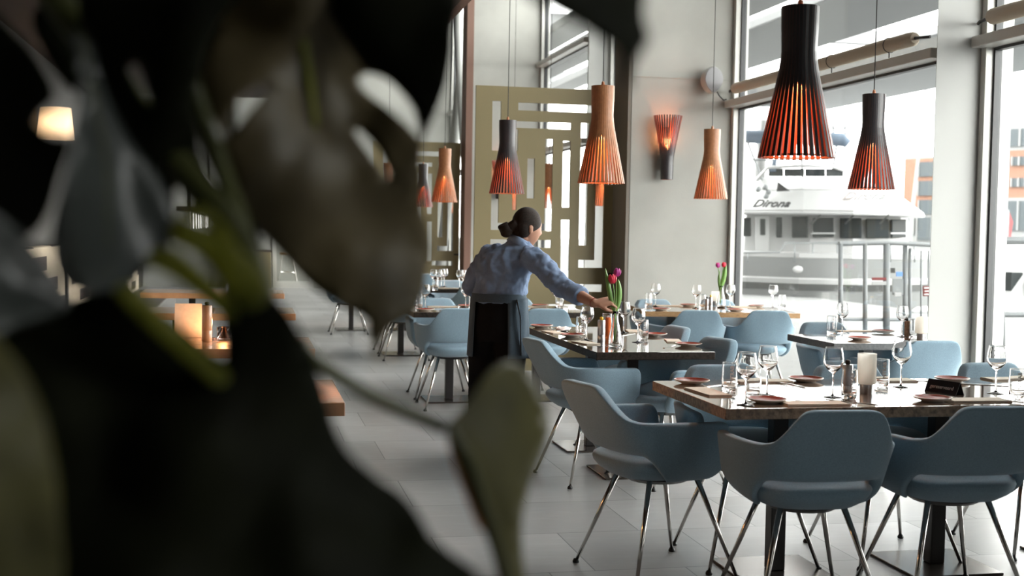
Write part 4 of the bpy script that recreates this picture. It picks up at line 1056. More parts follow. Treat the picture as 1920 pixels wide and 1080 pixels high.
# radar arch, mast, bimini and navigation gear
m = MB(); m.tube([BP(1424, 32, py=340), BP(1430, 32, py=225)], .14, 10); m.build('mast_post', M_hullw, boat, smooth=True)
m = MB(); m.tube([BP(1388, 31.8, py=262), BP(1394, 31.8, py=256), BP(1580, 31.4, py=262), BP(1590, 31.4, py=270)], [.11, .17, .17, .12], 12); m.build('furled_awning', M_blue_cov, boat, smooth=True)
m = MB(); m.tube([BP(1392, 31.7, py=262), BP(1384, 31.7, py=345)], .03, 6).tube([BP(1400, 31.7, py=262), BP(1432, 31.7, py=345)], .03, 6).tube([BP(1570, 31.5, py=262), BP(1560, 31.5, py=330)], .03, 6).tube([BP(1400, 31.7, py=300), BP(1520, 31.5, py=300)], .025, 6).tube([BP(1500, 31.5, py=240), BP(1505, 31.5, py=335)], .03, 6).tube([BP(1562, 31.5, py=235), BP(1562, 31.5, py=262)], .03, 6).tube([BP(1560, 31.5, py=240), BP(1585, 31.5, py=240)], .025, 6).tube([BP(1585, 31.5, py=232), BP(1585, 31.5, py=262)], .03, 6)
m.build('awning_frame', M_rail, boat)
for x, y in ((1421, 355), (1434, 351), (1440, 360), (1436, 368)): MB().ellipsoid(BP(x, 30.6, py=y), .07, .09, .07, 12, 8).build('deck_light', M_rail, boat, smooth=True)
MB().tube([BP(1450, 31.2, py=322), BP(1452, 31.2, py=303), BP(1456, 31.2, py=298)], [.10, .06, .02], 8).build('folded_parasol', M_blue_cov, boat, smooth=True)
m = MB(); m.add([BP(1387, 31.9, py=232), BP(1402, 31.7, py=246), BP(1390, 31.8, py=247), BP(1387, 31.92, py=232)+CF*.03, BP(1402, 31.72, py=246)+CF*.03, BP(1390, 31.82, py=247)+CF*.03], [(0,1,2), (5,4,3), (0,3,4,1), (1,4,5,2), (2,5,3,0)]); m.build('pennant', M_red, boat)
# ---- quay gate frames
def posts(lst, r=.03): 
    m = MB()
    for (x, d, ya, yb) in lst: m.tube([Pd(x, ya, d)-gl, Pd(x, yb, d)-gl], r, 10)
    return m
gate = thing('quay_gate', 'tall grey steel gate and railing on the quay in front of the yacht', 'gate', (Pd(1620, 640, 15).x, Pd(1620, 640, 15).y, -.1)); gl = Vector(gate.location)
for (x, d, ya, yb, r) in ((1576, 15, 457, 655, .028), (1622, 15.1, 457, 655, .028), (1662, 15.2, 457, 660, .042), (1697, 15.4, 460, 655, .032), (1706, 15.4, 466, 655, .022), (1727, 15.5, 470, 655, .012), (1741, 15.5, 470, 655, .012)):
    posts([(x, d, ya, yb)], r).build('post', M_rail, gate, smooth=True)
MB().tube([Pd(1573, 457, 15)-gl, Pd(1665, 455, 15.2)-gl, Pd(1748, 459, 15.5)-gl], .03, 10).build('top_rail', M_rail, gate)
MB().tube([Pd(1573, 598, 15)-gl, Pd(1750, 600, 15.5)-gl], .022, 10).build('lower_rail', M_rail, gate)
def signb(px, py, w, h, d, m_, name='sign_board'):
    m = MB(); c = Pd(px, py, d)-gl; m.box(-w/2, w/2, -.015, .015, -h/2, h/2, basis(CR, CF, CU, c)); return m.build(name, m_, gate, bevel=.003)
signb(1648, 523, .17, .035, 15.12, M_red); signb(1648, 531, .17, .045, 15.12, M_hullw)
signb(1686, 514, .075, .055, 15.3, mat('blue_sign', (.08, .2, .5), .5)); signb(1674, 507, .05, .06, 15.2, M_stripe, 'camera_box')
signb(1683, 538, .13, .20, 15.3, M_rail, 'control_box'); signb(1683, 552, .08, .05, 15.25, M_hullw, 'control_label')
signb(1738, 546, .10, .12, 15.3, M_red)
for k, wd in ((0, .07), (1, .06), (2, .075)): signb(1738, 540+k*6, wd, .014, 15.28, M_signtext, 'sign_line')
# second gate right of the pillar
g2_ = thing('quay_railing', 'grey steel railing on the quay behind the nearest window', 'railing', (Pd(1878, 640, 12.5).x, Pd(1878, 640, 12.5).y, -.1)); gl = Vector(g2_.location)
for x in (1877, 1948, 2010, 1830): posts([(x, 12.5, 455, 690)], .04).build('post', M_rail, g2_, smooth=True)
MB().tube([Pd(1820, 452, 12.5)-gl, Pd(2030, 450, 12.5)-gl], .04, 10).build('top_rail', M_rail, g2_)
MB().tube([Pd(1820, 590, 12.5)-gl, Pd(2030, 590, 12.5)-gl], .03, 10).build('lower_rail', M_rail, g2_)
# ---- small white boats
def small_boat(name, label, px, py, d, L, hgt, rot):
    t = thing(name, label, 'boat', (Pd(px, py, d).x, Pd(px, py, d).y, -1.3), rot)
    m = MB(); rr = []
    for z, s in ((0, .80), (hgt*.5, .95), (hgt, 1.0)):
        rr.append([Vector((x*L*s, y*L*s, z+.02)) for x, y in ((-.5, -.15), (.1, -.17), (.38, -.10), (.52, 0), (.38, .10), (.1, .17), (-.5, .15))])
    m.loft(rr); m.build('hull', M_hullw, t, bevel=.05)
    m = MB(); rr = []
    for z, a, b, w in ((hgt, -.28, .22, .12), (hgt*1.75, -.24, .06, .10), (hgt*1.9, -.2, .02, .085)):
        rr.append([Vector((a*L, -w*L, z)), Vector((b*L, -w*L*.8, z)), Vector((b*L, w*L*.8, z)), Vector((a*L, w*L, z))])
    m.loft(rr); m.build('cabin', M_hullw, t, bevel=.06)
    for sy in (-1, 1):
        for k in (0, 1):
            m = MB(); x0 = (-.22+.19*k)*L; m.box(x0, x0+.15*L, sy*.112*L-.03, sy*.112*L+.03, hgt*1.2, hgt*1.62); m.build('cabin_window', M_bglass, t, bevel=.03)
    m = MB(); m.box(.10*L, .155*L, -.075*L, .075*L, hgt*1.15, hgt*1.6); m.build('windscreen', M_bglass, t)
    return t
small_boat('small_motorboat', 'small white cabin boat moored beyond the quay, seen through the nearest window', 1915, 560, 26, 6.5, 1.25, math.radians(200))
small_boat('small_motorboat', 'distant white boat with a red flag, behind the cabin boat', 1890, 470, 55, 9, 1.3, math.radians(170))
fl = thing('red_flag', 'red flag on a short staff above the moored boats', 'flag', (Pd(1889, 445, 50).x, Pd(1889, 445, 50).y, Pd(1889, 445, 50).z))
MB().tube([(0, 0, -2), (0, 0, 1.1)], .03, 6).build('staff', M_rail, fl)
MB().loft([[Vector((0, 0, 1.05)), Vector((.03, 0, 1.05)), Vector((.05, .02, .95)), Vector((0, .02, .95))], [Vector((.02, 0, .6)), Vector((.25, .05, .65)), Vector((.27, .07, .6)), Vector((.02, .02, .55))], [Vector((-.12, 0, .02)), Vector((.2, .06, .0)), Vector((.2, .08, -.02)), Vector((-.12, .02, 0))]]).build('cloth', M_red, fl)
# sailing mast
ms = thing('sailboat_mast', 'thin pale sailboat mast leaning before the brick building', 'mast', (Pd(1705, 460, 60).x, Pd(1705, 460, 60).y, Pd(1705, 480, 60).z))
MB().tube([(0, 0, -2.2), Pd(1708, 420, 60)-Vector(ms.location), Pd(1737, 160, 60)-Vector(ms.location)], [.11, .11, .05], 8).build('spar', M_bldw, ms)
# ---- brick office buildings
def facade(name, label, corners, dep, zt, bands):
    """corners px left/right, depth"""
    (xl, dl), (xr, dr) = corners; a, b = Pd(xl, 430, dl), Pd(xr, 430, dr)
    o = Vector((a.x, a.y, .4)); ex = Vector((b.x-a.x, b.y-a.y, 0)); L = ex.length; ex.normalize(); ey = Vector((-ex.y, ex.x, 0))
    t = thing(name, label, 'building', o); B = basis(ex, ey, (0, 0, 1), (0, 0, 0))
    for z0, z1, m_, nm in bands: MB().box(0, L, 0, 8, z0-.4, z1-.4, B).build(nm, m_, t)
    return t, B, L
def zat(py, px, d): return Pd(px, py, d).z
D1 = 95
t, B, L = facade('office_building', 'orange brick office block with grey windows behind the yacht roof', ((1692, D1), (1772, D1-3)), 12, 0,
                 [(.4, zat(395, 1700, D1), M_bldw, 'pale_base'), (zat(395, 1700, D1), zat(299, 1700, D1), M_brick, 'brick_storeys'), (zat(299, 1700, D1), zat(296, 1700, D1), M_bldw, 'roof_slab')])
for (xa, xb, ya, yb) in ((1722, 1790, 306, 333), (1722, 1790, 341, 368), (1724, 1790, 376, 402), (1700, 1716, 402, 440), (1722, 1750, 408, 450)):
    s0, s1 = (xa-1692)/80*L, (min(xb, 1771)-1692)/80*L
    w = MB().box(s0, s1, -.15, .1, zat(yb, 1720, D1)-.4, zat(ya, 1720, D1)-.4, B).build('window_band', M_bldwin, t)
    mm = MB(); k = max(1, int((s1-s0)/1.2))
    for i in range(k+1): mm.box(s0+(s1-s0)*i/k-.05, s0+(s1-s0)*i/k+.05, -.22, -.1, zat(yb, 1720, D1)-.4, zat(ya, 1720, D1)-.4, B)
    mm.build('mullions', M_bldw, w)
D2 = 90
t, B, L = facade('office_building', 'brick and glass office block beyond the nearest window', ((1840, D2), (2060, D2-6)), 14, 0,
                 [(.4, zat(372, 1880, D2), M_bldw, 'glazed_base'), (zat(372, 1880, D2), zat(285, 1880, D2), M_brick, 'brick_storeys'), (zat(285, 1880, D2), zat(240, 1880, D2), M_bldw, 'set_back_storey'), (zat(240, 1880, D2), zat(234, 1880, D2), M_canopy, 'roof_slab')])
for (xa, xb, ya, yb, m_) in ((1863, 1888, 297, 313, M_bldwin), (1898, 1925, 297, 313, M_bldwin), (1863, 1888, 336, 352, M_bldwin), (1898, 1925, 336, 352, M_bldwin), (1856, 2050, 246, 278, M_bldwin), (1858, 2050, 378, 432, M_bldwin)):
    s0, s1 = (xa-1840)/220*L, (xb-1840)/220*L
    w = MB().box(s0, s1, -.15, .1, zat(yb, 1880, D2)-.4, zat(ya, 1880, D2)-.4, B).build('window_band', m_, t)
    mm = MB(); k = max(2, int((s1-s0)/1.0))
    for i in range(k+1): mm.box(s0+(s1-s0)*i/k-.06, s0+(s1-s0)*i/k+.06, -.25, -.1, zat(yb, 1880, D2)-.4, zat(ya, 1880, D2)-.4, B)
    mm.build('mullions', M_bldw, w)
# white crossing pipes seen far back, right of the leaf
xb_ = thing('cross_bracing', 'white crossing steel pipes far back before the windows, above the far screen', 'bracing', (4.0, 22.8, 0)); xl_ = Vector(xb_.location)
MB().tube([PY(853, -60, 22.8)-xl_, PY(872, 275, 22.8)-xl_, PY(888, 560, 22.8)-xl_], .095, 14).build('pipe', M_white, xb_, smooth=True)
MB().tube([PY(884, -10, 23.1)-xl_, PY(853, 250, 23.1)-xl_, PY(822, 530, 23.1)-xl_], .095, 14).build('pipe', M_white, xb_, smooth=True)

# ================================================================== LEFT SIDE OF THE ROOM
M_pattern = bpy.data.materials.new('patterned_upholstery'); M_pattern.use_nodes = True
nt = M_pattern.node_tree; b = nt.nodes['Principled BSDF']; b.inputs['Roughness'].default_value = .85
tc = nt.nodes.new('ShaderNodeTexCoord'); mp = nt.nodes.new('ShaderNodeMapping'); mp.inputs['Rotation'].default_value = (0, 0, 0)
sep = nt.nodes.new('ShaderNodeSeparateXYZ'); cmb = nt.nodes.new('ShaderNodeCombineXYZ'); nt.links.new(tc.outputs['Object'], sep.inputs[0]); nt.links.new(sep.outputs[1], cmb.inputs[0]); nt.links.new(sep.outputs[2], cmb.inputs[1])
def mnode(op, a, b_=None, c=None):
    n = nt.nodes.new('ShaderNodeMath'); n.operation = op
    for i, v in enumerate((a, b_, c)):
        if v is None: continue
        if hasattr(v, 'links'): nt.links.new(v, n.inputs[i])
        else: n.inputs[i].default_value = v
    return n.outputs[0]
rowz = mnode('DIVIDE', sep.outputs[2], .17); rowi = mnode('FLOOR', rowz)
yy_ = mnode('ADD', mnode('DIVIDE', sep.outputs[1], 1.5), mnode('MULTIPLY', rowi, .37))
dark_ = mnode('MULTIPLY', mnode('LESS_THAN', mnode('FRACT', yy_), .45), mnode('LESS_THAN', mnode('FRACT', rowz), .62))
mx = nt.nodes.new('ShaderNodeMix'); mx.data_type = 'RGBA'; nt.links.new(dark_, mx.inputs[0]); mx.inputs[6].default_value = (.55, .46, .34, 1); mx.inputs[7].default_value = (.05, .035, .03, 1)
nt.links.new(mx.outputs[2], b.inputs['Base Color'])
bq = thing('banquette', 'long banquette with a beige patterned back along the left wall', 'bench', (-1.2, 11, 0))
MB().box(-.25, .25, -7, 7, .1, .46).build('seat', M_leftwall, bq, bevel=.02); MB().box(-.34, -.25, -7, 7, .46, 1.2).build('back', M_pattern, bq, bevel=.02)
for y in (-5, -2.6, -.2, 2.2, 4.6): MB().box(-.26, -.23, y, y+.07, .46, 1.24).build('upright', M_black, bq)
gL = 'tables along the left wall'
for Y, lb in ((4.95, 'orange brown wood table by the banquette, its end showing beside the big dark leaf, nearest'), (7.0, 'orange lit wood table by the banquette, holding the candle and menu'), (9.65, 'wood table by the banquette, third from the front, dark end'), (12.4, 'wood table by the banquette, furthest, small orange end')):
    table(lb, -.30, Y, 1.32, .70, 0, [(-.2, 0)], M_top_l, M_top_l, th=.05, group=gL)
shaker('tall orange lit wooden pepper mill on the left table behind the leaf fingers', on(388, 640), 0, .20, .028, 'pepper_mill', M_top_l)
mc = thing('menu_card', 'pale standing menu card on the left table behind the leaf fingers', 'menu', on(352, 633))
MB().box(-.075, .075, -.004, .004, 0, .2, Matrix.Rotation(-.35, 4, 'X')).box(-.075, .075, .066, .074, 0, .19, Matrix.Rotation(.0, 4, 'X')).build('card', M_napkin, mc)
def tealight(px, py, lb, pw=2.5):
    t = thing('candle_holder', lb, 'candle holder', on(px, py))
    MB().lathe([(0, 0), (.035, 0), (.038, .004), (.04, .07), (.037, .07), (.034, .008), (0, .008)], 20).build('glass_cup', M_glass, t, smooth=True)
    MB().lathe([(0, .009), (.03, .009), (.03, .03), (0, .031)], 16).build('candle', M_yellow, t, smooth=True)
    MB().ellipsoid((0, 0, .045), .006, .006, .014, 8, 6).build('flame', M_bulb, t, smooth=True)
    l = bpy.data.lights.new('flame_light', 'POINT'); l.energy = pw; l.color = (1, .42, .14); l.shadow_soft_size = .02
    o = bpy.data.objects.new('flame_light', l); COL.objects.link(o); o.parent = t; o.location = (0, 0, .09)
tealight(420, 636, 'lit candle in a glass cup on the orange table behind the leaf fingers', 1.6); tealight(432, 546, 'small lit candle further back on the left tables', 2.5)
tealight(560, 735, 'lit candle on the nearest left table, hidden behind the dark leaf', 2.2)
# cream lamp added to give the pale lit patch between the leaves, top left
cl_ = thing('added_cream_lamp', 'cream drum lamp added for the pale patch between the top left leaves', 'lamp', PX(104, 262, -2.0))
MB().lathe([(.20, 0), (.16, .34), (.155, .34), (.195, 0)], 28, close=True, cap=False).build('lamp_shade', M_frost, cl_, smooth=True, angle=40)
MB().tube([(-.18, 0, .17), (0, 0, .17), (0, 0, .2)], .012, 8).build('wall_arm', M_black, cl_); MB().ellipsoid((0, 0, .22), .03, .03, .04, 12, 8).build('bulb', M_frost, cl_, smooth=True)
l = bpy.data.lights.new('added_cream_light', 'POINT'); l.energy = 1.6; l.color = (1, .66, .40); l.shadow_soft_size = .04
o = bpy.data.objects.new('added_cream_light', l); COL.objects.link(o); o.parent = cl_; o.location = (.0, 0, .15)
# bar stool and shelf by the far door
st = thing('bar_stool', 'steel bar stool standing behind the far glass door', 'stool', (.95, 29.6, 0))
MB().lathe([(0, .72), (.17, .72), (.18, .74), (.17, .77), (0, .77)], 20).build('seat', M_wood_oak, st, smooth=True, angle=40)
for sx in (-1, 1):
    for sy in (-1, 1): MB().tube([(sx*.12, sy*.12, .72), (sx*.22, sy*.22, 0)], .013, 8).build('leg', M_chrome, st)
MB().tube([(.18*math.cos(a), .18*math.sin(a), .3) for a in [2*PI*i/24 for i in range(25)]], .01, 6, cap=False).build('foot_ring', M_chrome, st)
sd = thing('sideboard', 'pale sideboard with an open dark shelf left of the far door', 'cabinet', (.2, 28.1, 0))
MB().box(-.55, .33, -.3, .3, 0, .80).build('body', M_olive, sd, bevel=.01); MB().box(-.55, .33, -.3, .3, 1.22, 1.27).box(-.55, -.50, -.3, .3, .84, 1.22).box(-.5, .33, .2, .3, .84, 1.22).build('open_shelf', M_concrete_lt, sd); MB().box(-.57, .35, -.32, .32, .80, .84).build('counter', M_soffit, sd)
# wine rack with hanging glasses along the left wall
rk = thing('hanging_glass_rack', 'dark hanging glass rack with bright rods, glimpsed through the slit in the leaf finger', 'rack', (-.62, 18, 1.32))
MB().box(-.12, .12, -4, 4, .20, .25).box(-.12, .12, -4, 4, .62, .66).box(-.02, .02, -3.6, -3.55, .66, 5.28).box(-.02, .02, 3.55, 3.6, .66, 5.28).box(-.02, .02, -3.6, -3.55, .25, .62).box(-.02, .02, 3.55, 3.6, .25, .62).build('shelf_frame', M_black, rk)
for k in range(9): MB().tube([(.0, -3.4+k*.85, .20), (.0, -3.4+k*.85, .0)], .009, 6).build('hanging_rod', M_chrome, rk)
# ================================================================== FOREGROUND MONSTERA
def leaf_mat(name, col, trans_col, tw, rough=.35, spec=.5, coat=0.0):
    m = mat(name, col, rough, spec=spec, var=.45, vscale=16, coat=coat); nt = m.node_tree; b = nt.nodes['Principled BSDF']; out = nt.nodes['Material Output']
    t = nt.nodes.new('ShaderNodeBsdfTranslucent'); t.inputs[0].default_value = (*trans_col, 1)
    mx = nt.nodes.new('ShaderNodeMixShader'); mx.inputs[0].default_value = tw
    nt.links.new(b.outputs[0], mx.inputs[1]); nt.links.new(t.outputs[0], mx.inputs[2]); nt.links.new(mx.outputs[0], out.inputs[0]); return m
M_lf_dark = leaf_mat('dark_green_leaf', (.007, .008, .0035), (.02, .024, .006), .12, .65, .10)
M_lf_mid = leaf_mat('warm_reflection_leaf', (.098, .078, .042), (.13, .105, .036), .25, .42, .35)  # brown tone carries warm reflection and veiling, put into the leaf colour
M_lf_sheen = leaf_mat('glossy_grey_sheen_leaf', (.038, .044, .041), (.05, .06, .03), .12, .34, .5)  # grey sheen of reflected windows put into the base colour
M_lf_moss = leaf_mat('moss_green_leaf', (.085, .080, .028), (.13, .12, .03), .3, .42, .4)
M_lf_olive = leaf_mat('backlit_olive_leaf', (.13, .14, .02), (.36, .35, .04), .5, .45, .3)  # lit version of the dark leaf, light through it put into the colour
M_rib = leaf_mat('yellow_green_rib', (.20, .21, .035), (.3, .3, .04), .3, .45, .3)
M_petiole = leaf_mat('green_petiole', (.060, .065, .022), (.08, .09, .02), .15, .4, .4)
M_amber_light = leaf_mat('amber_light_leaf_edge', (.42, .17, .04), (.6, .25, .05), .4, .5, .3)  # amber light on the small leaf's left side, put in as colour
plb = Vector((.03, .86, .50))
plant = thing('monstera_plant', 'large dark monstera plant blurred in the left foreground', 'plant', plb)
pot = thing('planter_pot', 'round dark planter pot under the monstera, below the picture edge', 'pot', (.03, .86, 0))
MB().lathe([(0, 0), (.16, 0), (.175, .01), (.215, .52), (.20, .52), (.19, .44), (0, .44)], 32).build('pot_body', M_steel_dark, pot, smooth=True, angle=40)
MB().lathe([(0, .45), (.188, .45), (.188, .475), (.1, .492), (0, .497)], 24).build('soil', M_soffit, pot, smooth=True)
def catmull(pts, k=4):
    n = len(pts); out = []
    for i in range(n):
        p0, p1, p2, p3 = pts[i-1], pts[i], pts[(i+1) % n], pts[(i+2) % n]
        for j in range(k):
            t = j/k; out.append(tuple(.5*((2*p1[a])+(-p0[a]+p2[a])*t+(2*p0[a]-5*p1[a]+4*p2[a]-p3[a])*t*t+(-p0[a]+3*p1[a]-3*p2[a]+p3[a])*t**3) for a in (0, 1)))
    return out
def inside(p, poly):
    x, y = p; c = False; j = len(poly)-1
    for i in range(len(poly)):
        xi, yi = poly[i]; xj, yj = poly[j]
        if (yi > y) != (yj > y) and x < (xj-xi)*(y-yi)/(yj-yi)+xi: c = not c
        j = i
    return c
def seg_d(p, rib):
    best = 1e9; sgn = 1
    for (a, b) in zip(rib, rib[1:]):
        ax, ay = a; dx, dy = b[0]-ax, b[1]-ay; t = max(0, min(1, ((p[0]-ax)*dx+(p[1]-ay)*dy)/(dx*dx+dy*dy)))
        d = math.hypot(p[0]-ax-dx*t, p[1]-ay-dy*t)
        if d < best: best = d
    return best
def leaf(polys, holes, d0, gx, gy, rib, m_, fold=.10, wave=.012, step=34, ribw=0, ribmat=None, name='leaf', seed=0, k=4, amber=None):
    """blade traced at its own distance d0 (m), tilted by gx, gy (m per 1000 px), folded along its midrib"""
    cx = sum(p[0] for q in polys for p in q)/sum(len(q) for q in polys); cy = sum(p[1] for q in polys for p in q)/sum(len(q) for q in polys)
    def dep(x, y):
        d = d0 + gx*(x-cx)/1000 + gy*(y-cy)/1000
        if rib: d += fold*seg_d((x, y), rib)/1000
        return d + wave*noise.noise(Vector((x/210+seed, y/210, seed*1.7))) + .28*wave*noise.noise(Vector(((x+y*.5)/60+seed, (y-x*.5)/150, seed)))
    mb = MB()
    hs = [catmull(h, 4) for h in holes]
    for q in polys:
        o = catmull(q, k); vs, es = [], []
        def ringadd(r):
            b = len(vs); vs.extend(r); es.extend((b+i, b+(i+1) % len(r)) for i in range(len(r)))
        ringadd(o); [ringadd(h) for h in hs]
        x0, x1 = min(p[0] for p in o), max(p[0] for p in o); y0, y1 = min(p[1] for p in o), max(p[1] for p in o)
        y = y0+step/2; r_ = 0
        while y < y1:
            x = x0+step/2+(step/2 if r_ % 2 else 0)
            while x < x1:
                if inside((x, y), o) and not any(inside((x, y), h) for h in hs): vs.append((x, y))
                x += step
            y += step*.87; r_ += 1
        V, _, F = delaunay_2d_cdt([Vector(v) for v in vs], es, [], 0, 1e-5)[:3]
        F = [f for f in F if inside(tuple(sum((V[i] for i in f), Vector((0, 0)))/3), o) and not any(inside(tuple(sum((V[i] for i in f), Vector((0, 0)))/3), h) for h in hs)]
        mb.add([Pd(v.x, v.y, dep(v.x, v.y))-plb for v in V], F)
    ob = mb.build(name, m_, plant, smooth=True)
    s_ = ob.modifiers.new('thickness', 'SOLIDIFY'); s_.thickness = .0014; s_.offset = 0
    if ribw and rib:
        pts = []
        for a, b in zip(rib, rib[1:]):
            for i in range(6): t = i/6; pts.append((a[0]+(b[0]-a[0])*t, a[1]+(b[1]-a[1])*t))
        pts.append(rib[-1]); n = len(pts)
        MB().tube([Pd(x, y, dep(x, y)-.0012)-plb for x, y in pts], [ribw*(1-.7*i/n) for i in range(n)], 8).build('midrib', ribmat or M_rib, ob, smooth=True)
    return ob
def petiole(pts, r0, r1, name='petiole', m_=None):
    P = [Pd(x, y, d)-plb for x, y, d in pts]; Q = []
    n = len(P)
    for i in range(n-1):
        p0, p1, p2, p3 = P[max(i-1, 0)], P[i], P[i+1], P[min(i+2, n-1)]
        for j in range(6):
            t = j/6; Q.append(.5*((2*p1)+(p2-p0)*t+(2*p0-5*p1+4*p2-p3)*t*t+(-p0+3*p1-3*p2+p3)*t**3))
    Q.append(P[-1])
    return MB().tube(Q, [r0+(r1-r0)*i/(len(Q)-1) for i in range(len(Q))], 12).build(name, m_ or M_petiole, plant, smooth=True)
# --- big hanging leaf in the upper middle
leaf([[(470, -40), (600, -40), (650, 40), (700, 100), (752, 135), (785, 190), (800, 235), (795, 262), (789, 300), (792, 345), (790, 385), (802, 420), (809, 470), (801, 510), (795, 548), (775, 590), (745, 606), (720, 626), (706, 662), (692, 626), (688, 600), (640, 574), (584, 537), (541, 492), (500, 448), (466, 418), (436, 382), (402, 332), (376, 270), (364, 200), (376, 120), (400, 60), (430, 0)]],
     [[(672, 146), (690, 137), (724, 148), (754, 176), (775, 205), (785, 240), (788, 264), (770, 242), (730, 206), (696, 181), (677, 162)],
      [(664, 247), (672, 243), (690, 260), (711, 286), (726, 316), (729, 334), (714, 316), (694, 291), (675, 266)],
      [(424, 251), (438, 196), (468, 166), (497, 157), (506, 163), (490, 186), (455, 226), (433, 253)]],
     .92, .10, .05, [(556, 10), (572, 90), (586, 200), (600, 330), (640, 470), (700, 632)], M_lf_mid, .05, .035, seed=1.3)
petiole([(556, 14, .905), (570, 90, .905), (586, 190, .908), (592, 240, .912)], .0042, .0016, 'midrib', M_rib)
# dark lobe of a second blade behind it, upper right
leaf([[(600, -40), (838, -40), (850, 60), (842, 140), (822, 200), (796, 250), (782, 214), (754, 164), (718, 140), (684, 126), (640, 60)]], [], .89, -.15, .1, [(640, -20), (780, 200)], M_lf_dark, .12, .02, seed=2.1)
# --- dark leaves upper left
leaf([[(160, -40), (446, -40), (410, 40), (380, 110), (366, 200), (376, 280), (404, 345), (470, 410), (492, 470), (470, 480), (420, 420), (372, 372), (332, 345), (325, 420), (300, 480), (250, 512), (205, 420), (176, 280), (182, 150)]],
     [[(238, 125), (256, 119), (270, 146), (283, 198), (267, 186), (251, 156)]], .84, -.08, .1, [(300, -30), (290, 200), (255, 505)], M_lf_dark, .1, .03, seed=3.7)
leaf([[(135, 60), (150, 170), (138, 262), (118, 345), (98, 440), (108, 510), (148, 546), (210, 554), (256, 522), (312, 468), (328, 420), (302, 340), (236, 250), (190, 150), (170, 80)]], [], .80, .30, -.05, [(150, 60), (200, 300), (205, 550)], M_lf_sheen, -.12, .02, seed=4.2, ribw=.002, ribmat=M_petiole)
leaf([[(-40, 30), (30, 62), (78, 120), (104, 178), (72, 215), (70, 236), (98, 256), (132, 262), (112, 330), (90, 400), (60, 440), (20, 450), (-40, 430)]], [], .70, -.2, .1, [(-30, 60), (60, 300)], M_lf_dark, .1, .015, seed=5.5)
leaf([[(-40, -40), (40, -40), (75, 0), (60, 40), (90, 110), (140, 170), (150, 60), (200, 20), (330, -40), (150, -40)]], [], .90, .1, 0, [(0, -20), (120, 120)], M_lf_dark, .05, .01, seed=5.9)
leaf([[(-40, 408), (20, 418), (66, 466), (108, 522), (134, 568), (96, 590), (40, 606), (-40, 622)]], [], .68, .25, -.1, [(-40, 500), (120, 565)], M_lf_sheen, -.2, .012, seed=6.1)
# --- the big dark leaf filling the lower left
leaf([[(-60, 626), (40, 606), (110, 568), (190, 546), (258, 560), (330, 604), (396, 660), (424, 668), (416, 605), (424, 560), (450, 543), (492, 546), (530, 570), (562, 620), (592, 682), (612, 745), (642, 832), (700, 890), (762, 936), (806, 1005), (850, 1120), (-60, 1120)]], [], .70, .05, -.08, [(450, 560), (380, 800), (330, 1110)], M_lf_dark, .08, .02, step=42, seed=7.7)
leaf([[(-60, 640), (14, 660), (66, 740), (98, 850), (112, 960), (104, 1120), (-60, 1120)]], [], .58, .25, .05, [(-50, 700), (40, 1100)], M_lf_moss, -.1, .012, seed=8.3)
# olive fingers of the big dark leaf, in its backlit colour
leaf([[(320, 452), (324, 414), (350, 387), (386, 390), (426, 425), (452, 470), (490, 506), (505, 560), (462, 582), (430, 548), (396, 501), (360, 471)]], [[(343, 405), (372, 411), (404, 421), (400, 431), (368, 421), (346, 411)]], .715, .1, -.1, [(330, 420), (490, 560)], M_lf_olive, .1, .006, step=22, seed=9.1)
leaf([[(270, 495), (285, 470), (318, 465), (346, 481), (391, 521), (432, 556), (472, 586), (432, 602), (395, 575), (345, 535), (300, 508)]], [], .712, .1, -.1, [(280, 480), (460, 590)], M_lf_olive, .1, .006, step=22, seed=9.6)
leaf([[(214, 546), (248, 530), (262, 545), (300, 585), (345, 627), (386, 664), (430, 704), (400, 722), (330, 662), (262, 602)]], [], .692, .1, -.1, [(230, 540), (410, 710)], M_lf_olive, .1, .006, step=22, seed=10.2)
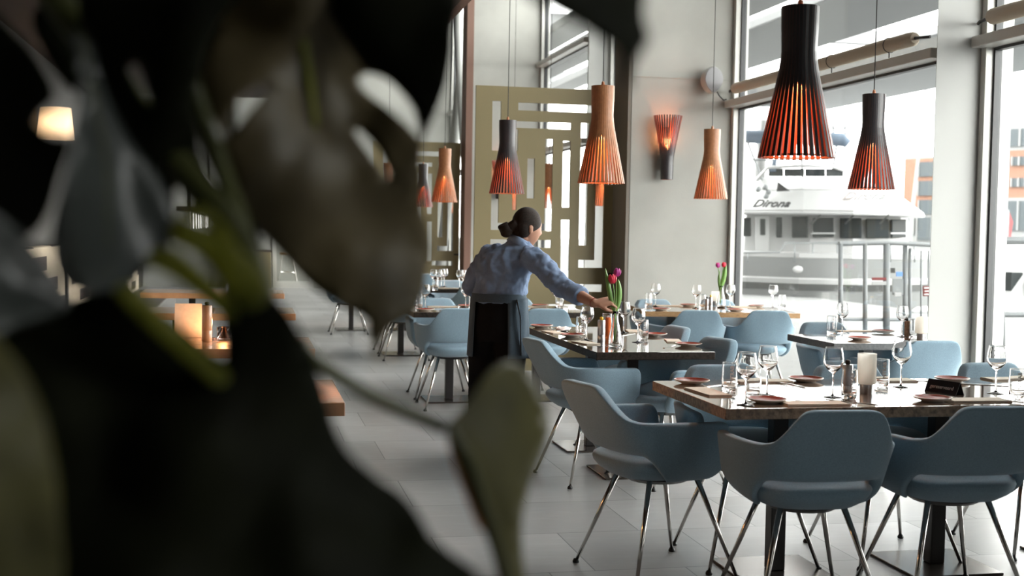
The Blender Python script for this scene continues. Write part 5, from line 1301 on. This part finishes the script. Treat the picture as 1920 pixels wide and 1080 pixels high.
# --- leaf tip hanging into the top centre
leaf([[(960, -60), (990, -6), (1040, 24), (1085, 48), (1128, 74), (1156, 92), (1164, 122), (1171, 160), (1180, 166), (1188, 122), (1205, 92), (1216, 70), (1204, 30), (1190, -60)]], [], .62, .2, 0, [(1010, -50), (1100, 20), (1175, 80), (1178, 160)], M_lf_dark, .15, .006, step=26, seed=11)
# --- small curled leaf low in the middle with its stalk
leaf([[(838, 800), (862, 772), (888, 738), (915, 700), (940, 681), (966, 680), (998, 706), (1015, 745), (1030, 792), (1022, 830), (1008, 868), (990, 915), (978, 975), (978, 1030), (984, 1120), (950, 1120), (920, 1030), (890, 950), (866, 890), (850, 846)]], [], .86, .28, .02, [(842, 804), (885, 860), (915, 960), (965, 1110)], M_lf_moss, .30, .008, step=24, seed=12.4, ribw=.003, ribmat=M_petiole)
leaf([[(838, 812), (852, 838), (868, 880), (888, 938), (906, 990), (896, 985), (872, 925), (850, 868)]], [], .850, .2, .0, None, M_amber_light, 0, .002, step=18, seed=13, name='lit_leaf_edge')  # strip laid along the blade to carry the amber light
petiole([(560, 640, .80), (610, 690, .83), (690, 738, .85), (770, 776, .86), (836, 802, .86)], .0052, .0046)
petiole([(60, -60, .88), (190, 110, .87), (330, 300, .85), (430, 430, .82), (490, 560, .79), (480, 800, .82), (430, 1200, .85)], .011, .010)
petiole([(556, 10, .925), (548, -60, .94), (500, -150, .95), (430, -60, .93), (400, 160, .93), (450, 480, .9), (470, 800, .87), (420, 1200, .86)], .005, .007)
petiole([(300, -60, .86), (330, 40, .86), (365, 170, .87), (420, 330, .86), (470, 560, .84), (450, 1200, .86)], .005, .007)
petiole([(1010, -50, .62), (900, -160, .68), (650, -260, .85), (480, -160, .95), (430, 200, .95), (450, 900, .9), (430, 1200, .88)], .005, .008)
MB().tube([Vector((0, 0, -.012)), Vector((.0, .01, .2)), Pd(440, 1180, .86)-plb, Pd(450, 900, .86)-plb], [.022, .020, .017, .010], 12).build('stem', M_petiole, plant, smooth=True)
